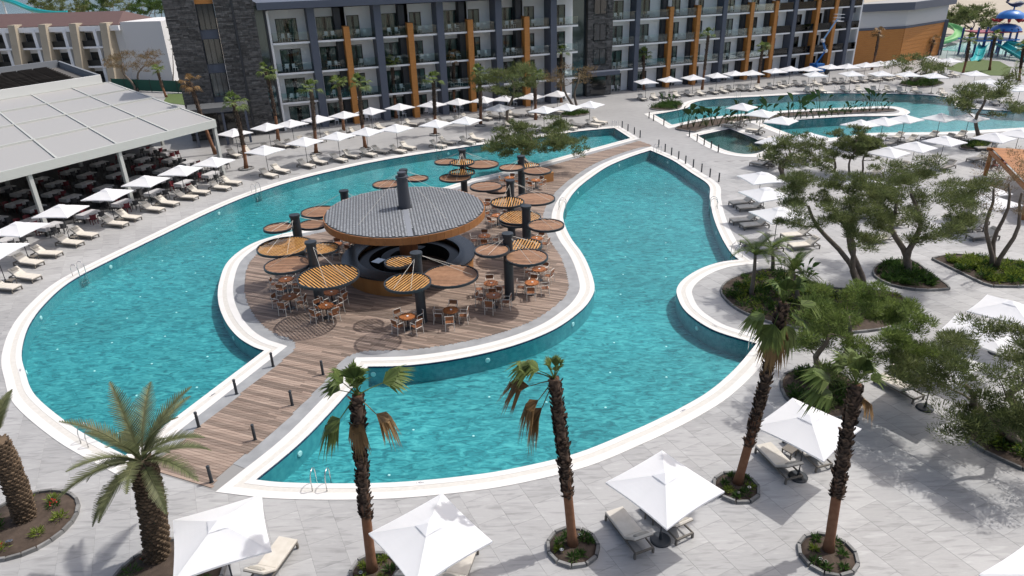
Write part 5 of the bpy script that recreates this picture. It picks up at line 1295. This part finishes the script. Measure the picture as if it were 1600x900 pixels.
# ================================================================ PINES AND OTHER TREES
def pine(base, crown, wpx, hpx, label, seed, leaves=9000, stems=2, m=PINE, sparse=1.0, leaf=.17, name='pine_tree', cat='tree', flat=.55, barkm=None):
    "base: foot in the photo; crown: middle of the crown in the photo, with its width and height there"
    b = px(*base); rr = random.Random(seed); zc = over(b, crown[1]); k = proj((b.x, b.y, zc))[2]/CF
    cx_ = (crown[0]-proj((b.x, b.y, zc))[0])*k; rx = wpx*k/2; rz = hpx*k/2*.9; zc = max(zc, rz*.8+.6)
    th = thing(name, label, cat, b); tr = MB(); nodes = []
    R0 = max(.08, min(.17, rx*.05))
    for s in range(stems):                                   # twisted stems
        a = 2*math.pi*s/stems+rr.uniform(0, 1.5); p = Vector((.14*math.cos(a), .14*math.sin(a), 0))*(stems > 1); tgt = Vector((cx_+rx*.42*math.cos(a)*(stems > 1), rx*.42*math.sin(a)*(stems > 1), zc+rz*.1)); n = 7; pts = []; rad = []
        for i in range(n+1):
            t = i/n; q = p.lerp(tgt, t); w = math.sin(math.pi*t)*rx*.16; q += Vector((w*math.cos(a*2+t*4), w*math.sin(a*2+t*4), w*.4)); pts.append(q); rad.append(R0*(1.25-.75*t)); 
            if t > .38: nodes.append((q, R0*(1.25-.75*t)))
        tr.tube(pts, rad, 8)
    T = []
    N = int(46*(.6+.4*sparse))
    for i in range(N):                                       # branch ends spread through the crown, mostly its upper shell
        a = rr.uniform(0, 6.283); h = rr.uniform(-.75, 1.0); q = (.45+.55*rr.random()**.6); f = math.sqrt(max(.05, 1-(h*.9)**2)); lump = 1+.18*math.sin(3*a+seed)+.12*math.sin(5*a+2*seed)
        T.append(Vector((cx_+rx*q*f*lump*math.cos(a), rx*q*f*lump*math.sin(a), zc+rz*h*q*(1+.15*math.sin(4*a+seed)))))
    T.sort(key=lambda p: min((p-n_[0]).length for n_ in nodes)); clumps = []
    for p in T:
        n0, r0 = min(nodes, key=lambda n_: (p-n_[0]).length+max(0, n_[0].z-p.z)*.8); L = (p-n0).length; pts = [n0]; rad = [min(r0*.8, .012+.022*L)]
        for i in range(1, 5):
            t = i/4; q = n0.lerp(p, t)+Vector((rr.uniform(-1, 1), rr.uniform(-1, 1), rr.uniform(-.6, .9)))*L*.07*(t < 1); pts.append(q); rad.append(rad[0]*(1-.7*t)); nodes.append((q, rad[-1]))
        tr.tube(pts, rad, 5, cap=False); clumps += [(pts[4], 1.0), (pts[3], .8)]
        if L > .8: clumps.append((pts[2], .55))
        for _ in range(2):                                   # side twigs
            q = pts[3]+Vector((rr.uniform(-1, 1), rr.uniform(-1, 1), rr.uniform(-.1, .7)))*rx*.2; tr.tube([pts[3], q], [rad[3], rad[3]*.4], 4, cap=False); clumps.append((q, .8))
    tr.build('trunk', barkm or BARK, th, smooth=True)
    lv = MB(); per = leaves/len(clumps); V = lv.v; F = lv.f; U = rr.uniform; base_r = max(.24, min(.52, rx*.145))
    for c, wgt in clumps:
        cr = base_r*U(.7, 1.25)*(.6+.4*wgt)
        for _ in range(int(per*U(.6, 1.4)*wgt*1.15)):
            a = U(0, 6.283); z = U(-.7, 1); f = math.sqrt(1-z*z); q = rr.random()**.5; dx, dy, dz = f*math.cos(a), f*math.sin(a), z
            x, y, w = c.x+dx*cr*q, c.y+dy*cr*q, c.z+dz*cr*q*flat
            gx, gy, gz = dx+U(-.5, .5), dy+U(-.5, .5), dz+.55+U(-.3, .4); il = leaf*U(.6, 1.3)/math.sqrt(gx*gx+gy*gy+gz*gz+.01)
            sx, sy, sz = U(-1, 1), U(-1, 1), U(-1, 1); k_ = leaf*.13; o = len(V)
            V += [(x-sx*k_, y-sy*k_, w-sz*k_), (x+sx*k_, y+sy*k_, w+sz*k_), (x+gx*il, y+gy*il, w+gz*il)]; F.append((o, o+1, o+2))
    lv.build('crown', m, th)
    return th
pine((1348, 455), (1300, 328), 170, 145, 'big multi stemmed pine with dense crown leaning over the loungers', 51, 48000, 3, leaf=.16)
pine((1422, 428), (1440, 322), 205, 150, 'twisted pine growing from the pointed bed', 52, 52000, 2, leaf=.16)
pine((1553, 420), (1572, 300), 130, 150, 'sparse browning tree in front of the timber pergola', 53, 6000, 3, PINEB, .5, .13, 'browning_tree')
pine((1290, 622), (1335, 522), 215, 145, 'bushy green pine spreading over the oval bed', 54, 50000, 2, PINEG, leaf=.15)
pine((1590, 690), (1550, 592), 300, 185, 'leafy pine leaning over the loungers and parasols', 55, 58000, 3, PINE, leaf=.15, sparse=.9)
pine((1224, 275), (1236, 238), 100, 58, 'small round pine beside the dark pool', 56, 11000, 2, leaf=.24)
pine((1303, 268), (1310, 232), 66, 56, 'small pine, left one of three by the open terrace', 57, 6500, 1, leaf=.24)
pine((1327, 273), (1338, 222), 60, 50, 'small pine in the middle of three by the open terrace', 58, 6500, 1, leaf=.24)
pine((1347, 271), (1358, 232), 50, 50, 'small pine, outer one of three nearest the lounger row', 59, 5000, 1, leaf=.24)
pine((1529, 224), (1538, 152), 112, 84, 'slender dark tree with airy crown by the end of the back pool', 60, 10000, 1, sparse=.6, leaf=.3)
pine((824, 263), (833, 224), 160, 58, 'low wide pine leaning over the water at the deck gangway', 61, 22000, 1, leaf=.3)
pine((795, 197), (800, 128), 96, 62, 'tall pine with flat grey green crown on the terrace', 62, 12000, 1, leaf=.3)
pine((901, 178), (893, 118), 76, 46, 'browning tree with bare forked stems near the stone entrance', 63, 2600, 2, PINEB, .5, .26, 'browning_tree')
pine((1424, 132), (1436, 105), 88, 34, 'low spreading dark tree behind the back pool', 64, 7000, 3, leaf=.32)
pine((213, 143), (212, 100), 84, 44, 'olive and reddish leaved tree in front of the older block', 65, 6000, 2, PINEB, .8, .3, 'garden_tree')
pine((270, 130), (272, 62), 16, 60, 'thin dark tree between the older block and the stone tower', 66, 1200, 1, leaf=.3)
for k, (x, y, w_, h_) in enumerate(((1520,46,80,48),(1500,40,50,36))):
    pine((x, y+14), (x, y-14), w_, h_, ['big dark bush on the beach left of the whale', 'lower part of the dark bush beside the green slide'][k], 70+k, 5000, 3, leaf=.7, name='beach_bush')
for k, (x, y, w_, h_) in enumerate(((110,30,60,40),(150,26,50,40),(190,24,60,40),(230,28,50,34),(70,26,40,36),(250,20,40,40))):
    pine((x, y+26), (x, y-16), w_, h_, 'green tree behind the red roof, '+['beside the teal slide','above the roof middle','left of the white house','over the white end block','closest to the slide foot','next to the stone tower'][k], 80+k, 4000, 2, GREEN if k % 2 else PINE, leaf=.8, name='background_tree')
